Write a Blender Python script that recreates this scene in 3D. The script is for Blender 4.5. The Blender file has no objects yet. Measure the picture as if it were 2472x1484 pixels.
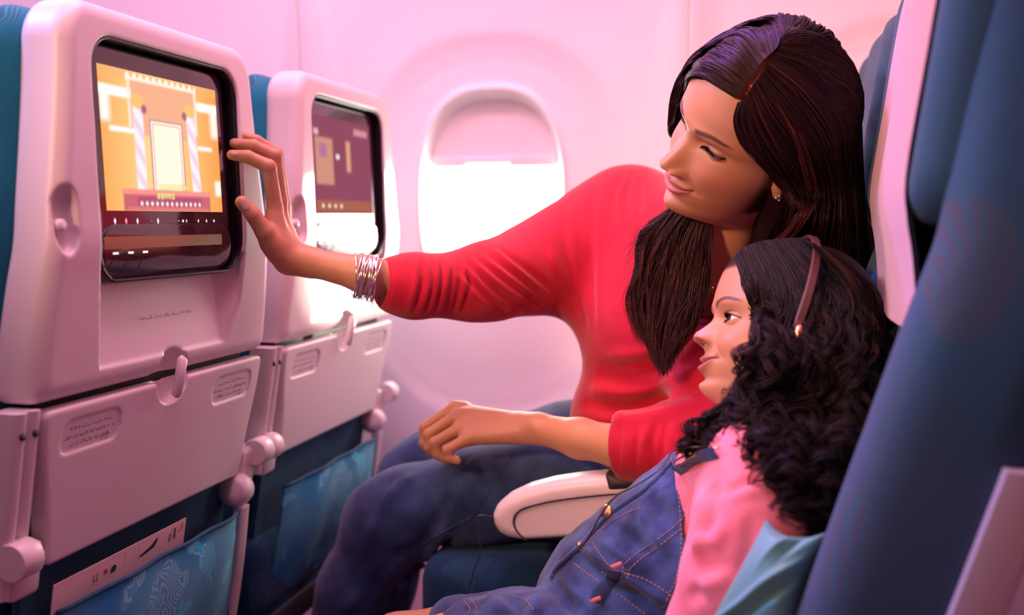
# Aircraft cabin: a woman and a girl in their seats look at a seat-back screen.
import bpy, bmesh, math, random
import numpy as np
from math import sin, cos, tan, atan, radians, pi, sqrt
from mathutils import Matrix, Vector, Quaternion

scene = bpy.context.scene
col = scene.collection

# ------------------------------------------------------------------ camera
F_PX, W_PX, H_PX = 2400.0, 2472.0, 1484.0
CAM = np.array([0.0, 0.0, 1.02])
_th = atan((H_PX / 2 - 530.0) / F_PX)
_ph = atan((1850.0 - W_PX / 2) / F_PX * cos(_th))
FWD = np.array([-sin(_ph) * cos(_th), cos(_ph) * cos(_th), -sin(_th)])
RGT = np.array([cos(_ph), sin(_ph), 0.0])
UPV = np.cross(RGT, FWD)
cam_data = bpy.data.cameras.new('camera')
cam = bpy.data.objects.new('camera', cam_data)
col.objects.link(cam)
_m = Matrix([[RGT[0], UPV[0], -FWD[0], CAM[0]], [RGT[1], UPV[1], -FWD[1], CAM[1]],
             [RGT[2], UPV[2], -FWD[2], CAM[2]], [0, 0, 0, 1]])
cam.matrix_world = _m
cam_data.sensor_fit = 'HORIZONTAL'
cam_data.sensor_width = 36.0
cam_data.lens = 36.0 * F_PX / W_PX
cam_data.clip_start = 0.02
cam_data.dof.use_dof = True
cam_data.dof.focus_distance = 1.17
cam_data.dof.aperture_fstop = 2.6
scene.camera = cam

# ------------------------------------------------------------------ world, lights, exposure
scene.view_settings.view_transform = 'Standard'
scene.view_settings.look = 'None'
scene.view_settings.gamma = 1.0
scene.view_settings.use_curve_mapping = False
scene.view_settings.exposure = 0.12
world = bpy.data.worlds.new('cabin_air')
scene.world = world
world.use_nodes = True
_bg = world.node_tree.nodes['Background']
_bg.inputs[0].default_value = (1.0, 0.42, 0.66, 1)
_bg.inputs[1].default_value = 0.11

def light(name, kind, loc, target, energy, color, size=None, size_y=None, spot=None, blend=0.5):
    d = bpy.data.lights.new(name, kind)
    d.energy = energy
    d.color = color
    if kind == 'AREA':
        d.shape = 'RECTANGLE'
        d.size = size
        d.size_y = size_y or size
    elif kind == 'SUN':
        d.angle = size
    elif kind == 'SPOT':
        d.spot_size = spot
        d.spot_blend = blend
        d.shadow_soft_size = size
    o = bpy.data.objects.new(name, d)
    o.location = loc
    o.rotation_euler = (Vector(target) - Vector(loc)).to_track_quat('-Z', 'Y').to_euler()
    col.objects.link(o)
    return o

light('sun_light', 'SUN', (0.2, 3.6, 1.3), (0.2 - 0.36, 2.6, 1.3 - 0.075), 11.0, (1.0, 0.88, 0.70), radians(2.0))
light('ceiling_mood_light', 'AREA', (-0.43, 0.95, 2.14), (-0.45, 1.02, 0.6), 15.0, (1.0, 0.40, 0.62), 0.35, 1.1)
light('cove_mood_light', 'AREA', (-0.5, 1.28, 2.10), (-0.5, 1.90, 0.95), 12.5, (1.0, 0.42, 0.52), 2.8, 0.12)
light('forward_mood_light', 'SPOT', (-1.55, 0.55, 2.02), (0.10, 0.98, 0.93), 95.0, (0.34, 0.36, 1.0), 0.12, spot=radians(40), blend=0.8)
light('wall_wash_light', 'AREA', (-1.35, 1.35, 2.08), (-1.3, 1.9, 1.25), 4.0, (0.50, 0.36, 1.0), 0.9, 0.12)
light('wall_fill_light', 'AREA', (-0.90, 0.30, 2.12), (-0.75, 1.95, 0.75), 3.6, (1.0, 0.60, 0.68), 0.6, 0.2)  # added fill to brighten the window wall, not a cabin lamp
light('violet_spot', 'SPOT', (-0.45, 1.62, 2.10), (-0.06, 1.20, 1.22), 60.0, (0.36, 0.14, 1.0), 0.04, spot=radians(24), blend=0.8)  # added spot aimed at the woman's hair for its violet highlight
light('aisle_fill_spot', 'SPOT', (-0.95, -0.55, 1.60), (-0.14, 1.2, 1.03), 132.0, (1.0, 0.52, 0.28), 0.10, spot=radians(35), blend=1.0)  # added warm spot on the faces, cone shaped to spare the right seat
light('face_fill_spot', 'SPOT', (-0.80, 1.0, 2.08), (-0.12, 1.2, 1.0), 14.0, (1.0, 0.60, 0.42), 0.05, spot=radians(46), blend=0.6)  # added warm fill on the two faces from above

# ------------------------------------------------------------------ helpers
RNG = np.random.default_rng(7)

def at(px, py, y):
    """world point on the view ray of a pixel of the 2472 x 1484 frame, at distance y towards the window"""
    d = FWD + RGT * (px - W_PX / 2) / F_PX - UPV * (py - H_PX / 2) / F_PX
    return CAM + d * (y / d[1])

def V(a):
    return np.asarray(a, float)

def nrm(v):
    v = V(v)
    return v / (np.linalg.norm(v) + 1e-12)

def smooth(e0, e1, x):
    t = np.clip((x - e0) / (e1 - e0), 0, 1)
    return t * t * (3 - 2 * t)

def catmull(pts, n):
    """n points on a Catmull-Rom curve through pts (any dimension)"""
    P = V(pts)
    P = np.vstack([2 * P[0] - P[1], P, 2 * P[-1] - P[-2]])
    m = len(P) - 3
    u = np.linspace(0, m, n)
    i = np.minimum(u.astype(int), m - 1)
    t = (u - i)[:, None]
    p0, p1, p2, p3 = P[i], P[i + 1], P[i + 2], P[i + 3]
    return 0.5 * (2 * p1 + (p2 - p0) * t + (2 * p0 - 5 * p1 + 4 * p2 - p3) * t ** 2 + (3 * p1 - p0 - 3 * p2 + p3) * t ** 3)

def mesh_data(name, verts, faces, mat=None, smooth_shade=True, colors=None):
    verts = np.ascontiguousarray(verts, dtype=np.float32)
    me = bpy.data.meshes.new(name)
    me.vertices.add(len(verts))
    me.vertices.foreach_set('co', verts.ravel())
    if isinstance(faces, np.ndarray):
        faces = [faces]
    elif len(faces) and not isinstance(faces[0], np.ndarray):
        by = {}
        for f in faces:
            by.setdefault(len(f), []).append(f)
        faces = [np.array(v) for v in by.values()]
    loops, starts, tot = [], [], 0
    for f in faces:
        if len(f) == 0:
            continue
        k = f.shape[1]
        loops.append(f.ravel())
        starts.append(tot + np.arange(len(f)) * k)
        tot += f.size
    loops = np.concatenate(loops).astype(np.int32)
    starts = np.concatenate(starts).astype(np.int32)
    me.loops.add(len(loops))
    me.loops.foreach_set('vertex_index', loops)
    me.polygons.add(len(starts))
    me.polygons.foreach_set('loop_start', starts)
    me.update(calc_edges=True)
    me.validate()
    me.polygons.foreach_set('use_smooth', np.full(len(me.polygons), smooth_shade))
    if colors is not None:
        a = me.color_attributes.new('Col', 'FLOAT_COLOR', 'POINT')
        c = np.ones((len(verts), 4), np.float32)
        c[:, :colors.shape[1]] = colors
        a.data.foreach_set('color', c.ravel())
    if mat is not None:
        me.materials.append(mat)
    return me

WORLD_ROOTS = set()

def obj(name, me, parent=None, loc=None):
    o = bpy.data.objects.new(name, me)
    col.objects.link(o)
    if loc is not None:
        o.location = loc
    if parent is not None:
        o.parent = parent
        if parent.name in WORLD_ROOTS:
            # parts of this thing are written in world coordinates
            o.matrix_parent_inverse = Matrix.Translation(-parent.location)
    return o

def tag(o, label=None, cat=None, group=None, kind=None):
    if label: o['label'] = label
    if cat: o['category'] = cat
    if group: o['group'] = group
    if kind: o['kind'] = kind
    return o

def thing(name, loc, label, cat, group=None, world_parts=False):
    """an Empty at a thing's base; its parts are written in coordinates relative to it, or in world coordinates"""
    o = bpy.data.objects.new(name, None)
    o.empty_display_size = 0.05
    o.location = Vector(loc)
    col.objects.link(o)
    if world_parts:
        WORLD_ROOTS.add(o.name)
    return tag(o, label, cat, group)

class MB:
    """collects geometry of one part"""
    def __init__(s):
        s.v, s.f, s.n = [], [], 0
    def add(s, v, f):
        v = V(v).reshape(-1, 3)
        s.v.append(v)
        s.f += [tuple(int(i) + s.n for i in q) for q in f]
        s.n += len(v)
        return s
    def box(s, c, size, rot=None, bevel=0.0, seg=2):
        bm = bmesh.new()
        bmesh.ops.create_cube(bm, size=1.0)
        for v in bm.verts:
            v.co = Vector((v.co.x * size[0], v.co.y * size[1], v.co.z * size[2]))
        if bevel > 0:
            bmesh.ops.bevel(bm, geom=bm.edges[:], offset=bevel, segments=seg, affect='EDGES', profile=0.5)
        M = (rot.to_4x4() if rot is not None else Matrix.Identity(4))
        M = Matrix.Translation(Vector(c)) @ M
        vs = [M @ v.co for v in bm.verts]
        bm.verts.index_update()
        fs = [[v.index for v in f.verts] for f in bm.faces]
        bm.free()
        return s.add([tuple(v) for v in vs], fs)
    def tube(s, pts, r, seg=10, cap=True, closed=False):
        P = V(pts)
        n = len(P)
        R = np.full(n, r) if np.isscalar(r) else V(r)
        T = np.gradient(P, axis=0) if not closed else np.roll(P, -1, 0) - np.roll(P, 1, 0)
        T /= np.linalg.norm(T, axis=1)[:, None] + 1e-12
        a = nrm(np.cross(T[0], [0.31, 0.2, 0.93]))
        rings = []
        for i in range(n):
            a = nrm(a - T[i] * (a @ T[i]))
            b = np.cross(T[i], a)
            ang = np.linspace(0, 2 * pi, seg, endpoint=False)
            rings.append(P[i] + R[i] * (np.cos(ang)[:, None] * a + np.sin(ang)[:, None] * b))
        v = np.vstack(rings)
        f = []
        for i in range(n if closed else n - 1):
            j = (i + 1) % n
            for k in range(seg):
                l = (k + 1) % seg
                f.append((i * seg + k, i * seg + l, j * seg + l, j * seg + k))
        if cap and not closed:
            f.append(tuple(range(seg - 1, -1, -1)))
            f.append(tuple(range((n - 1) * seg, n * seg)))
        return s.add(v, f)
    def prism(s, outline, d, bevel=0.0):
        """outline: (n,3) polygon, extruded by vector d"""
        P = V(outline)
        n = len(P)
        v = np.vstack([P, P + V(d)])
        f = [tuple(range(n - 1, -1, -1)), tuple(range(n, 2 * n))]
        f += [(i, (i + 1) % n, n + (i + 1) % n, n + i) for i in range(n)]
        return s.add(v, f)
    def lathe(s, c, axis, prof, seg=24):
        """prof: list of (radius, height along axis)"""
        ax = nrm(axis)
        a = nrm(np.cross(ax, [0.3, 0.9, 0.2]))
        b = np.cross(ax, a)
        ang = np.linspace(0, 2 * pi, seg, endpoint=False)
        v = np.vstack([V(c) + ax * h + r * (np.cos(ang)[:, None] * a + np.sin(ang)[:, None] * b) for r, h in prof])
        f = []
        for i in range(len(prof) - 1):
            for k in range(seg):
                l = (k + 1) % seg
                f.append((i * seg + k, i * seg + l, (i + 1) * seg + l, (i + 1) * seg + k))
        f.append(tuple(range(seg - 1, -1, -1)))
        f.append(tuple(range((len(prof) - 1) * seg, len(prof) * seg)))
        return s.add(v, f)
    def build(s, name, mat, parent=None, smooth_shade=True, auto=None):
        me = mesh_data(name, np.vstack(s.v), s.f, mat, smooth_shade)
        if auto:
            me.set_sharp_from_angle(angle=radians(auto))
        return obj(name, me, parent)

# ---- implicit surfaces -------------------------------------------------------
def surface_nets(f, bmin, bmax, h, chunk=None):
    bmin, bmax = V(bmin), V(bmax)
    n = np.ceil((bmax - bmin) / h).astype(int) + 1
    ax = [(bmin[i] + h * np.arange(n[i])).astype(np.float32) for i in range(3)]
    X, Y, Z = np.meshgrid(*ax, indexing='ij', sparse=True)
    val = np.broadcast_to(f(X, Y, Z), tuple(n)).astype(np.float32)
    ins = val < 0
    c = np.zeros(tuple(n - 1), np.uint8)
    for i in (0, 1):
        for j in (0, 1):
            for k in (0, 1):
                c += ins[i:n[0] - 1 + i, j:n[1] - 1 + j, k:n[2] - 1 + k]
    act = (c > 0) & (c < 8)
    I, J, K = np.nonzero(act)
    idx = np.full(act.shape, -1, np.int64)
    idx[I, J, K] = np.arange(len(I))
    acc = np.zeros((len(I), 3))
    cnt = np.zeros(len(I))
    corners = [(i, j, k) for i in (0, 1) for j in (0, 1) for k in (0, 1)]
    cv = {q: val[I + q[0], J + q[1], K + q[2]] for q in corners}
    for a in corners:
        for d in range(3):
            if a[d] == 0:
                b = list(a); b[d] = 1; b = tuple(b)
                va, vb = cv[a], cv[b]
                m = (va < 0) != (vb < 0)
                t = np.where(m, va / np.where(m, va - vb, 1), 0)
                p = np.zeros((len(I), 3)) + V(a)
                p[:, d] = t
                acc[m] += p[m]
                cnt[m] += 1
    P = acc / np.maximum(cnt, 1)[:, None] + np.stack([I, J, K], 1)
    P = bmin + P * h
    faces = []
    for d in range(3):
        sl0 = [slice(None)] * 3; sl1 = [slice(None)] * 3
        sl0[d] = slice(0, -1); sl1[d] = slice(1, None)
        s0, s1 = ins[tuple(sl0)], ins[tuple(sl1)]
        ch = s0 != s1
        A, B, Cc = np.nonzero(ch)
        q = np.stack([A, B, Cc], 1)
        u, w = (d + 1) % 3, (d + 2) % 3
        ok = (q[:, u] > 0) & (q[:, w] > 0) & (q[:, u] < n[u] - 1) & (q[:, w] < n[w] - 1)
        q = q[ok]
        flip = s0[q[:, 0], q[:, 1], q[:, 2]]
        def cell(du, dw):
            r = q.copy(); r[:, u] -= du; r[:, w] -= dw
            return idx[r[:, 0], r[:, 1], r[:, 2]]
        quad = np.stack([cell(1, 1), cell(0, 1), cell(0, 0), cell(1, 0)], 1)
        quad[~flip] = quad[~flip][:, ::-1]
        faces.append(quad)
    Fq = np.concatenate(faces)
    Fq = Fq[(Fq >= 0).all(1)]
    return P, Fq

def relax(P, Fq, it=2, lam=0.5):
    e = np.concatenate([Fq[:, [0, 1]], Fq[:, [1, 2]], Fq[:, [2, 3]], Fq[:, [3, 0]]])
    n = len(P)
    for _ in range(it):
        S = np.zeros_like(P); c = np.zeros(n)
        for a, b in ((0, 1), (1, 0)):
            for d in range(3):
                S[:, d] += np.bincount(e[:, a], P[e[:, b], d], n)
            c += np.bincount(e[:, a], minlength=n)
        P = P + lam * (S / np.maximum(c, 1)[:, None] - P)
    return P

def normals(P, Fq):
    a, b, c = P[Fq[:, 0]], P[Fq[:, 1]], P[Fq[:, 2]]
    d = P[Fq[:, 3]] if Fq.shape[1] == 4 else a
    fn = np.cross(c - a, d - b) if Fq.shape[1] == 4 else np.cross(b - a, c - a)
    N = np.zeros_like(P)
    for k in range(Fq.shape[1]):
        for j in range(3):
            N[:, j] += np.bincount(Fq[:, k], fn[:, j], len(P))
    return N / (np.linalg.norm(N, axis=1)[:, None] + 1e-12)

def smin(a, b, k):
    if k <= 0:
        return np.minimum(a, b)
    h = np.clip(0.5 + 0.5 * (b - a) / k, 0, 1)
    return b + (a - b) * h - k * h * (1 - h)

def smax(a, b, k):
    return -smin(-a, -b, k)

def d_cone(X, Y, Z, a, b, ra, rb):
    """capsule whose radius runs from ra to rb"""
    a, b = V(a), V(b)
    ab = b - a
    L2 = ab @ ab + 1e-12
    px, py, pz = X - a[0], Y - a[1], Z - a[2]
    t = np.clip((px * ab[0] + py * ab[1] + pz * ab[2]) / L2, 0, 1)
    return np.sqrt((px - t * ab[0]) ** 2 + (py - t * ab[1]) ** 2 + (pz - t * ab[2]) ** 2) - (ra + (rb - ra) * t)

def d_ell(X, Y, Z, c, r, R=None):
    """ellipsoid, R: 3x3 rows are its axes"""
    c = V(c)
    px, py, pz = X - c[0], Y - c[1], Z - c[2]
    if R is not None:
        px, py, pz = (R[i][0] * px + R[i][1] * py + R[i][2] * pz for i in range(3))
    k0 = np.sqrt((px / r[0]) ** 2 + (py / r[1]) ** 2 + (pz / r[2]) ** 2)
    k1 = np.sqrt((px / r[0] ** 2) ** 2 + (py / r[1] ** 2) ** 2 + (pz / r[2] ** 2) ** 2)
    return k0 * (k0 - 1) / (k1 + 1e-9)

def d_rbox2(X, Y, hx, hy, r):
    qx, qy = np.abs(X) - hx + r, np.abs(Y) - hy + r
    return np.minimum(np.maximum(qx, qy), 0) + np.sqrt(np.maximum(qx, 0) ** 2 + np.maximum(qy, 0) ** 2) - r

def d_ext(d2, Z, z0, z1, r=0.0):
    """extrude a 2D distance between z0 and z1 with rounded rims"""
    c, hh = (z0 + z1) / 2, (z1 - z0) / 2
    dz = np.abs(Z - c) - hh
    a, b = d2 + r, dz + r
    return np.minimum(np.maximum(a, b), 0) + np.sqrt(np.maximum(a, 0) ** 2 + np.maximum(b, 0) ** 2) - r

def blobs(prims, k):
    """smooth union; prims: ('c',a,b,ra,rb[,k]) or ('e',c,r,R[,k])"""
    def f(X, Y, Z):
        D = None
        for p in prims:
            if p[0] == 'c':
                d = d_cone(X, Y, Z, *p[1:5]); kk = p[5] if len(p) > 5 else k
            else:
                d = d_ell(X, Y, Z, *p[1:4]); kk = p[4] if len(p) > 4 else k
            D = d if D is None else smin(D, d, kk)
        return D
    return f

def prim_bounds(prims, m):
    lo, hi = [], []
    for p in prims:
        if p[0] == 'c':
            r = max(p[3], p[4])
            lo += [V(p[1]) - r, V(p[2]) - r]; hi += [V(p[1]) + r, V(p[2]) + r]
        else:
            r = max(p[2])
            lo.append(V(p[1]) - r); hi.append(V(p[1]) + r)
    return np.min(lo, 0) - m, np.max(hi, 0) + m

def blob_mesh(prims, k, h, it=2):
    P, Fq = surface_nets(blobs(prims, k), *prim_bounds(prims, 3 * h + k * 0.3), h)
    return relax(P, Fq, it), Fq

# ------------------------------------------------------------------ materials
def mat(name, color, rough=0.5, metal=0.0, coat=0.0, emit=None, estr=0.0, sub=0.0, spec=0.5, sheen=0.0):
    m = bpy.data.materials.new(name)
    m.use_nodes = True
    b = m.node_tree.nodes['Principled BSDF']
    b.inputs['Base Color'].default_value = (*color, 1)
    b.inputs['Roughness'].default_value = rough
    b.inputs['Metallic'].default_value = metal
    b.inputs['Coat Weight'].default_value = coat
    b.inputs['Specular IOR Level'].default_value = spec
    b.inputs['Sheen Weight'].default_value = sheen
    if emit:
        b.inputs['Emission Color'].default_value = (*emit, 1)
        b.inputs['Emission Strength'].default_value = estr
    if sub > 0:
        b.inputs['Subsurface Weight'].default_value = sub
        b.inputs['Subsurface Radius'].default_value = (1.0, 0.35, 0.2)
        b.inputs['Subsurface Scale'].default_value = 0.008
    return m

class NT:
    """small helper to wire shader nodes"""
    def __init__(s, m):
        s.nt = m.node_tree; s.b = s.nt.nodes['Principled BSDF']
    def n(s, typ, **kw):
        x = s.nt.nodes.new(typ)
        for k, v in kw.items():
            if k in x.inputs.keys():
                x.inputs[k].default_value = v
            else:
                setattr(x, k, v)
        return x
    def l(s, a, b):
        s.nt.links.new(a, b)
    def coord(s, kind='Object', scale=(1, 1, 1), rot=(0, 0, 0)):
        t = s.n('ShaderNodeTexCoord'); mp = s.n('ShaderNodeMapping')
        mp.inputs['Scale'].default_value = scale
        mp.inputs['Rotation'].default_value = rot
        s.l(t.outputs[kind], mp.inputs['Vector'])
        return mp.outputs[0]
    def ramp(s, fac, stops, interp='LINEAR'):
        r = s.n('ShaderNodeValToRGB')
        r.color_ramp.interpolation = interp
        e = r.color_ramp.elements
        while len(e) < len(stops):
            e.new(0.5)
        for i, (p, c) in enumerate(stops):
            e[i].position = p; e[i].color = (*c, 1)
        s.l(fac, r.inputs[0])
        return r.outputs[0]
    def mix(s, fac, a, b, mode='MIX'):
        m = s.n('ShaderNodeMix', data_type='RGBA', blend_type=mode)
        for sock, val in ((m.inputs[0], fac), (m.inputs[6], a), (m.inputs[7], b)):
            if hasattr(val, 'is_linked'):
                s.l(val, sock)
            else:
                sock.default_value = val if np.isscalar(val) else (*val, 1)
        return m.outputs[2]
    def bump(s, h, strength=0.2, dist=0.002):
        b = s.n('ShaderNodeBump')
        b.inputs['Strength'].default_value = strength
        b.inputs['Distance'].default_value = dist
        s.l(h, b.inputs['Height'])
        s.l(b.outputs[0], s.b.inputs['Normal'])

def plastic(name, color, rough=0.45):
    m = mat(name, color, rough)
    t = NT(m)
    no = t.n('ShaderNodeTexNoise', Scale=900.0, Detail=2.0)
    t.l(t.coord(), no.inputs['Vector'])
    t.bump(no.outputs[0], 0.08, 0.0006)
    return m

def tropic_fabric(name, base, leaf, tones, scale=9.0, rough=0.85):
    """woven upholstery with a printed leaf pattern"""
    m = mat(name, base, rough, sheen=0.08, spec=0.2)
    t = NT(m)
    co = t.coord()
    warp = t.n('ShaderNodeTexNoise', Scale=scale * 0.8, Detail=2.0)
    t.l(co, warp.inputs['Vector'])
    v1 = t.mix(0.12, co, warp.outputs['Color'], 'ADD')
    vo = t.n('ShaderNodeTexVoronoi', Scale=scale)
    t.l(v1, vo.inputs['Vector'])
    wa = t.n('ShaderNodeTexWave', Scale=scale * 7, Distortion=2.5)
    t.l(v1, wa.inputs['Vector'])
    leafmask = t.ramp(vo.outputs['Distance'], [(0.34, (1, 1, 1)), (0.38, (0, 0, 0))])
    stripe = t.ramp(wa.outputs[0], [(0.45, (0, 0, 0)), (0.6, (1, 1, 1))])
    tone = t.ramp(vo.outputs['Color'], [(0.2, tones[0]), (0.45, tones[1]), (0.7, tones[2])], 'CONSTANT')
    c1 = t.mix(stripe, tone, leaf)
    n2 = t.n('ShaderNodeTexNoise', Scale=scale * 0.45, Detail=1.0)
    t.l(co, n2.inputs['Vector'])
    bg = t.mix(t.ramp(n2.outputs[0], [(0.44, (0, 0, 0)), (0.54, (1, 1, 1))]), base, tones[1])
    c = t.mix(leafmask, bg, c1)
    t.l(c, t.b.inputs['Base Color'])
    w2 = t.n('ShaderNodeTexNoise', Scale=1400.0, Detail=1.0)
    t.l(co, w2.inputs['Vector'])
    t.bump(w2.outputs[0], 0.25, 0.001)
    return m

def attr_mat(name, rough=0.5, sub=0.0, emit=0.0, spec=0.5, bump=None):
    m = mat(name, (0.8, 0.8, 0.8), rough, sub=sub, spec=spec)
    t = NT(m)
    a = t.n('ShaderNodeVertexColor', layer_name='Col')
    t.l(a.outputs[0], t.b.inputs['Base Color'])
    if emit:
        t.l(a.outputs[0], t.b.inputs['Emission Color'])
        t.b.inputs['Emission Strength'].default_value = emit
    if bump:
        no = t.n('ShaderNodeTexNoise', Scale=bump[0], Detail=3.0)
        t.l(t.coord(), no.inputs['Vector'])
        t.bump(no.outputs[0], bump[1], bump[2])
    return m

M_SHELL = plastic('seat_shell_plastic', (0.76, 0.66, 0.68), 0.38)
M_WALL = plastic('wall_panel_plastic', (0.92, 0.86, 0.87), 0.5)
M_BLACK = mat('black_plastic', (0.012, 0.008, 0.012), 0.35)
M_BEZEL = mat('screen_glass_black', (0.040, 0.012, 0.024), 0.10, coat=0.6)  # purple tint in the black stands for a pink reflection
M_DARK = mat('dark_rubber', (0.03, 0.022, 0.03), 0.6)
M_FAB = tropic_fabric('seat_fabric_blue', (0.006, 0.13, 0.22), (0.03, 0.24, 0.32), [(0.007, 0.16, 0.26), (0.010, 0.20, 0.30), (0.016, 0.13, 0.20)], 11)
M_FABD = tropic_fabric('seat_fabric_dark', (0.012, 0.055, 0.13), (0.025, 0.09, 0.17), [(0.014, 0.07, 0.15), (0.018, 0.08, 0.15), (0.022, 0.07, 0.14)], 13)
M_POCKET = tropic_fabric('pocket_fabric', (0.008, 0.24, 0.52), (0.22, 0.66, 0.82), [(0.02, 0.48, 0.66), (0.10, 0.42, 0.60), (0.01, 0.60, 0.95)], 15)
M_FABR = tropic_fabric('seat_fabric_shaded', (0.034, 0.100, 0.165), (0.045, 0.105, 0.16), [(0.036, 0.105, 0.165), (0.050, 0.095, 0.145), (0.065, 0.090, 0.13)], 6)  # shade on the rear row is put into this darker seat fabric
M_METAL = mat('brushed_silver', (0.85, 0.82, 0.82), 0.2, metal=1.0)
M_INK = mat('printed_ink', (0.10, 0.03, 0.07), 0.7)
# ------------------------------------------------------------------ the cabin shell
def wall_bend(z):
    return -0.55 * np.maximum(0, z - 1.36) ** 2 + 0.10 * np.maximum(0, 0.55 - z)

def grid_faces(nr, nc, wrap=True):
    r, c = np.meshgrid(np.arange(nr - 1), np.arange(nc if wrap else nc - 1), indexing='ij')
    c2 = (c + 1) % nc
    return np.stack([r * nc + c, r * nc + c2, (r + 1) * nc + c2, (r + 1) * nc + c], -1).reshape(-1, 4)

WALL_Y, WIN_X, WIN_Z, PITCH = 1.95, -0.545, 1.063, 0.80

def ring_pts(a, b, n, zc, th):
    c, s = np.cos(th), np.sin(th)
    return a * np.sign(c) * np.abs(c) ** (2 / n), zc + b * np.sign(s) * np.abs(s) ** (2 / n)

def window_panel(k):
    NT_ = 144
    th = np.linspace(0, 2 * pi, NT_, endpoint=False) + 0.01
    # (half width, half height, exponent, centre height, depth towards the outside)
    keys = [(0.4005, 0.66, 60, 1.09, 0.012), (0.397, 0.657, 50, 1.09, 0.004), (0.394, 0.655, 40, 1.09, 0.0), (0.300, 0.45, 3.4, 1.02, 0.0),
            (0.282, 0.39, 2.6, 1.00, 0.0015), (0.262, 0.365, 2.5, 1.00, 0.008), (0.235, 0.33, 2.5, 1.01, 0.012),
            (0.172, 0.246, 2.6, WIN_Z, 0.013), (0.160, 0.231, 2.6, WIN_Z, 0.013), (0.156, 0.226, 2.6, WIN_Z, 0.010),
            (0.151, 0.220, 2.6, WIN_Z, 0.009), (0.147, 0.215, 2.6, WIN_Z, 0.020), (0.142, 0.209, 2.6, WIN_Z, 0.034),
            (0.134, 0.200, 2.6, WIN_Z, 0.052), (0.130, 0.196, 2.6, WIN_Z, 0.080)]
    sub = []
    for i in range(len(keys) - 1):
        m = 5 if i in (2, 3, 4, 5, 6) else 2
        for j in range(m):
            t = j / m
            sub.append([keys[i][q] * (1 - t) + keys[i + 1][q] * t for q in range(5)])
    sub.append(keys[-1])
    rows = []
    for a, b, n, zc, d in sub:
        x, z = ring_pts(a, b, n, zc, th)
        y = WALL_Y + d + wall_bend(z)
        rows.append(np.stack([WIN_X + k * PITCH + x, y, z], 1))
    me = mesh_data('wall_panel', np.vstack(rows), grid_faces(len(rows), NT_)[:, ::-1], M_WALL)
    me.set_sharp_from_angle(angle=radians(50))
    return me

M_PANE = bpy.data.materials.new('daylight_pane')
M_PANE.use_nodes = True
_nt = M_PANE.node_tree
_nt.nodes.clear()
_o = _nt.nodes.new('ShaderNodeOutputMaterial'); _a = _nt.nodes.new('ShaderNodeAddShader')
_e = _nt.nodes.new('ShaderNodeEmission'); _t = _nt.nodes.new('ShaderNodeBsdfTransparent')
_e.inputs[0].default_value = (1.0, 0.93, 0.82, 1); _e.inputs[1].default_value = 14.0
_nt.links.new(_e.outputs[0], _a.inputs[0]); _nt.links.new(_t.outputs[0], _a.inputs[1]); _nt.links.new(_a.outputs[0], _o.inputs[0])
M_SHADE = mat('window_shade_plastic', (0.82, 0.72, 0.74), 0.6)

for k in (-2, -1, 0, 1):
    w = tag(obj('window_%d' % (k + 3), window_panel(k)), kind='structure')
    xc = WIN_X + k * PITCH
    th = np.linspace(0, 2 * pi, 64, endpoint=False)
    x, z = ring_pts(0.134, 0.20, 2.6, WIN_Z, th)
    MB().add(np.stack([xc + x, np.full(64, WALL_Y + 0.066), z], 1), [tuple(range(64))]).build('window_pane', M_PANE, w, False)
    # the shade, pulled half down inside its slot
    zb = 1.128
    x, z = ring_pts(0.140, 0.206, 2.6, WIN_Z, th)
    zz = np.maximum(z, zb)
    s = MB().prism(np.stack([xc + x, np.full(64, WALL_Y + 0.047), zz], 1)[::-1], (0, 0.005, 0)).build('window_shade', M_SHADE, w, True, auto=40)
    MB().box((xc, WALL_Y + 0.040, zb + 0.012), (0.26, 0.010, 0.024), bevel=0.004).build('shade_rail', M_SHADE, w)
    MB().box((xc - 0.012, WALL_Y + 0.033, zb + 0.012), (0.10, 0.016, 0.013), bevel=0.005).build('shade_handle', M_SHADE, w)

# panel joints: strips of wall plastic between the panels
g = MB()
xs0, xs1 = WIN_X - 2.5 * PITCH, WIN_X + 2.5 * PITCH
zz = np.linspace(0.42, 1.76, 30)
bk = np.stack([np.full(30, 0.0), WALL_Y + 0.008 + wall_bend(zz), zz], 1)
v = np.vstack([bk + [xs0, 0, 0], bk + [xs1, 0, 0]])

for k in range(-2, 3):
    x = WIN_X + (k - 0.5) * PITCH
    q = np.stack([np.full(30, x), WALL_Y + 0.007 + wall_bend(zz), zz], 1)
    v = np.vstack([q - [0.006, 0, 0], q + [0.006, 0, 0]])
    tag(MB().add(v, [(i, i + 1, 31 + i, 30 + i) for i in range(29)]).build('trim_%d' % (k + 3), M_WALL), kind='structure')

for k in range(-2, 3):
    x = WIN_X + (k - 0.5) * PITCH
    q = np.stack([np.full(30, x), WALL_Y + 0.022 + wall_bend(zz), zz], 1)
    v = np.vstack([q - [0.03, 0, 0], q + [0.03, 0, 0]]); v = np.vstack([v, v + [0, 0.03, 0]])
    f = [(i, i + 1, 31 + i, 30 + i) for i in range(29)] + [(60 + i, 90 + i, 91 + i, 61 + i) for i in range(29)]
    tag(MB().add(v, f).build('trim_%d' % (k + 8), M_DARK), kind='structure')  # unseen backing added behind each joint to block outside light
M_CARPET = mat('carpet_mauve', (0.32, 0.12, 0.20), 0.95)
_t = NT(M_CARPET); _no = _t.n('ShaderNodeTexNoise', Scale=420.0, Detail=2.0); _t.l(_t.coord(), _no.inputs['Vector']); _t.bump(_no.outputs[0], 0.5, 0.003)
M_DADO = plastic('dado_plastic', (0.70, 0.52, 0.62), 0.55)
tag(MB().box((-0.5, 0.2, -0.02), (5.0, 3.9, 0.04)).build('floor', M_CARPET, None, False), kind='structure')
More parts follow.
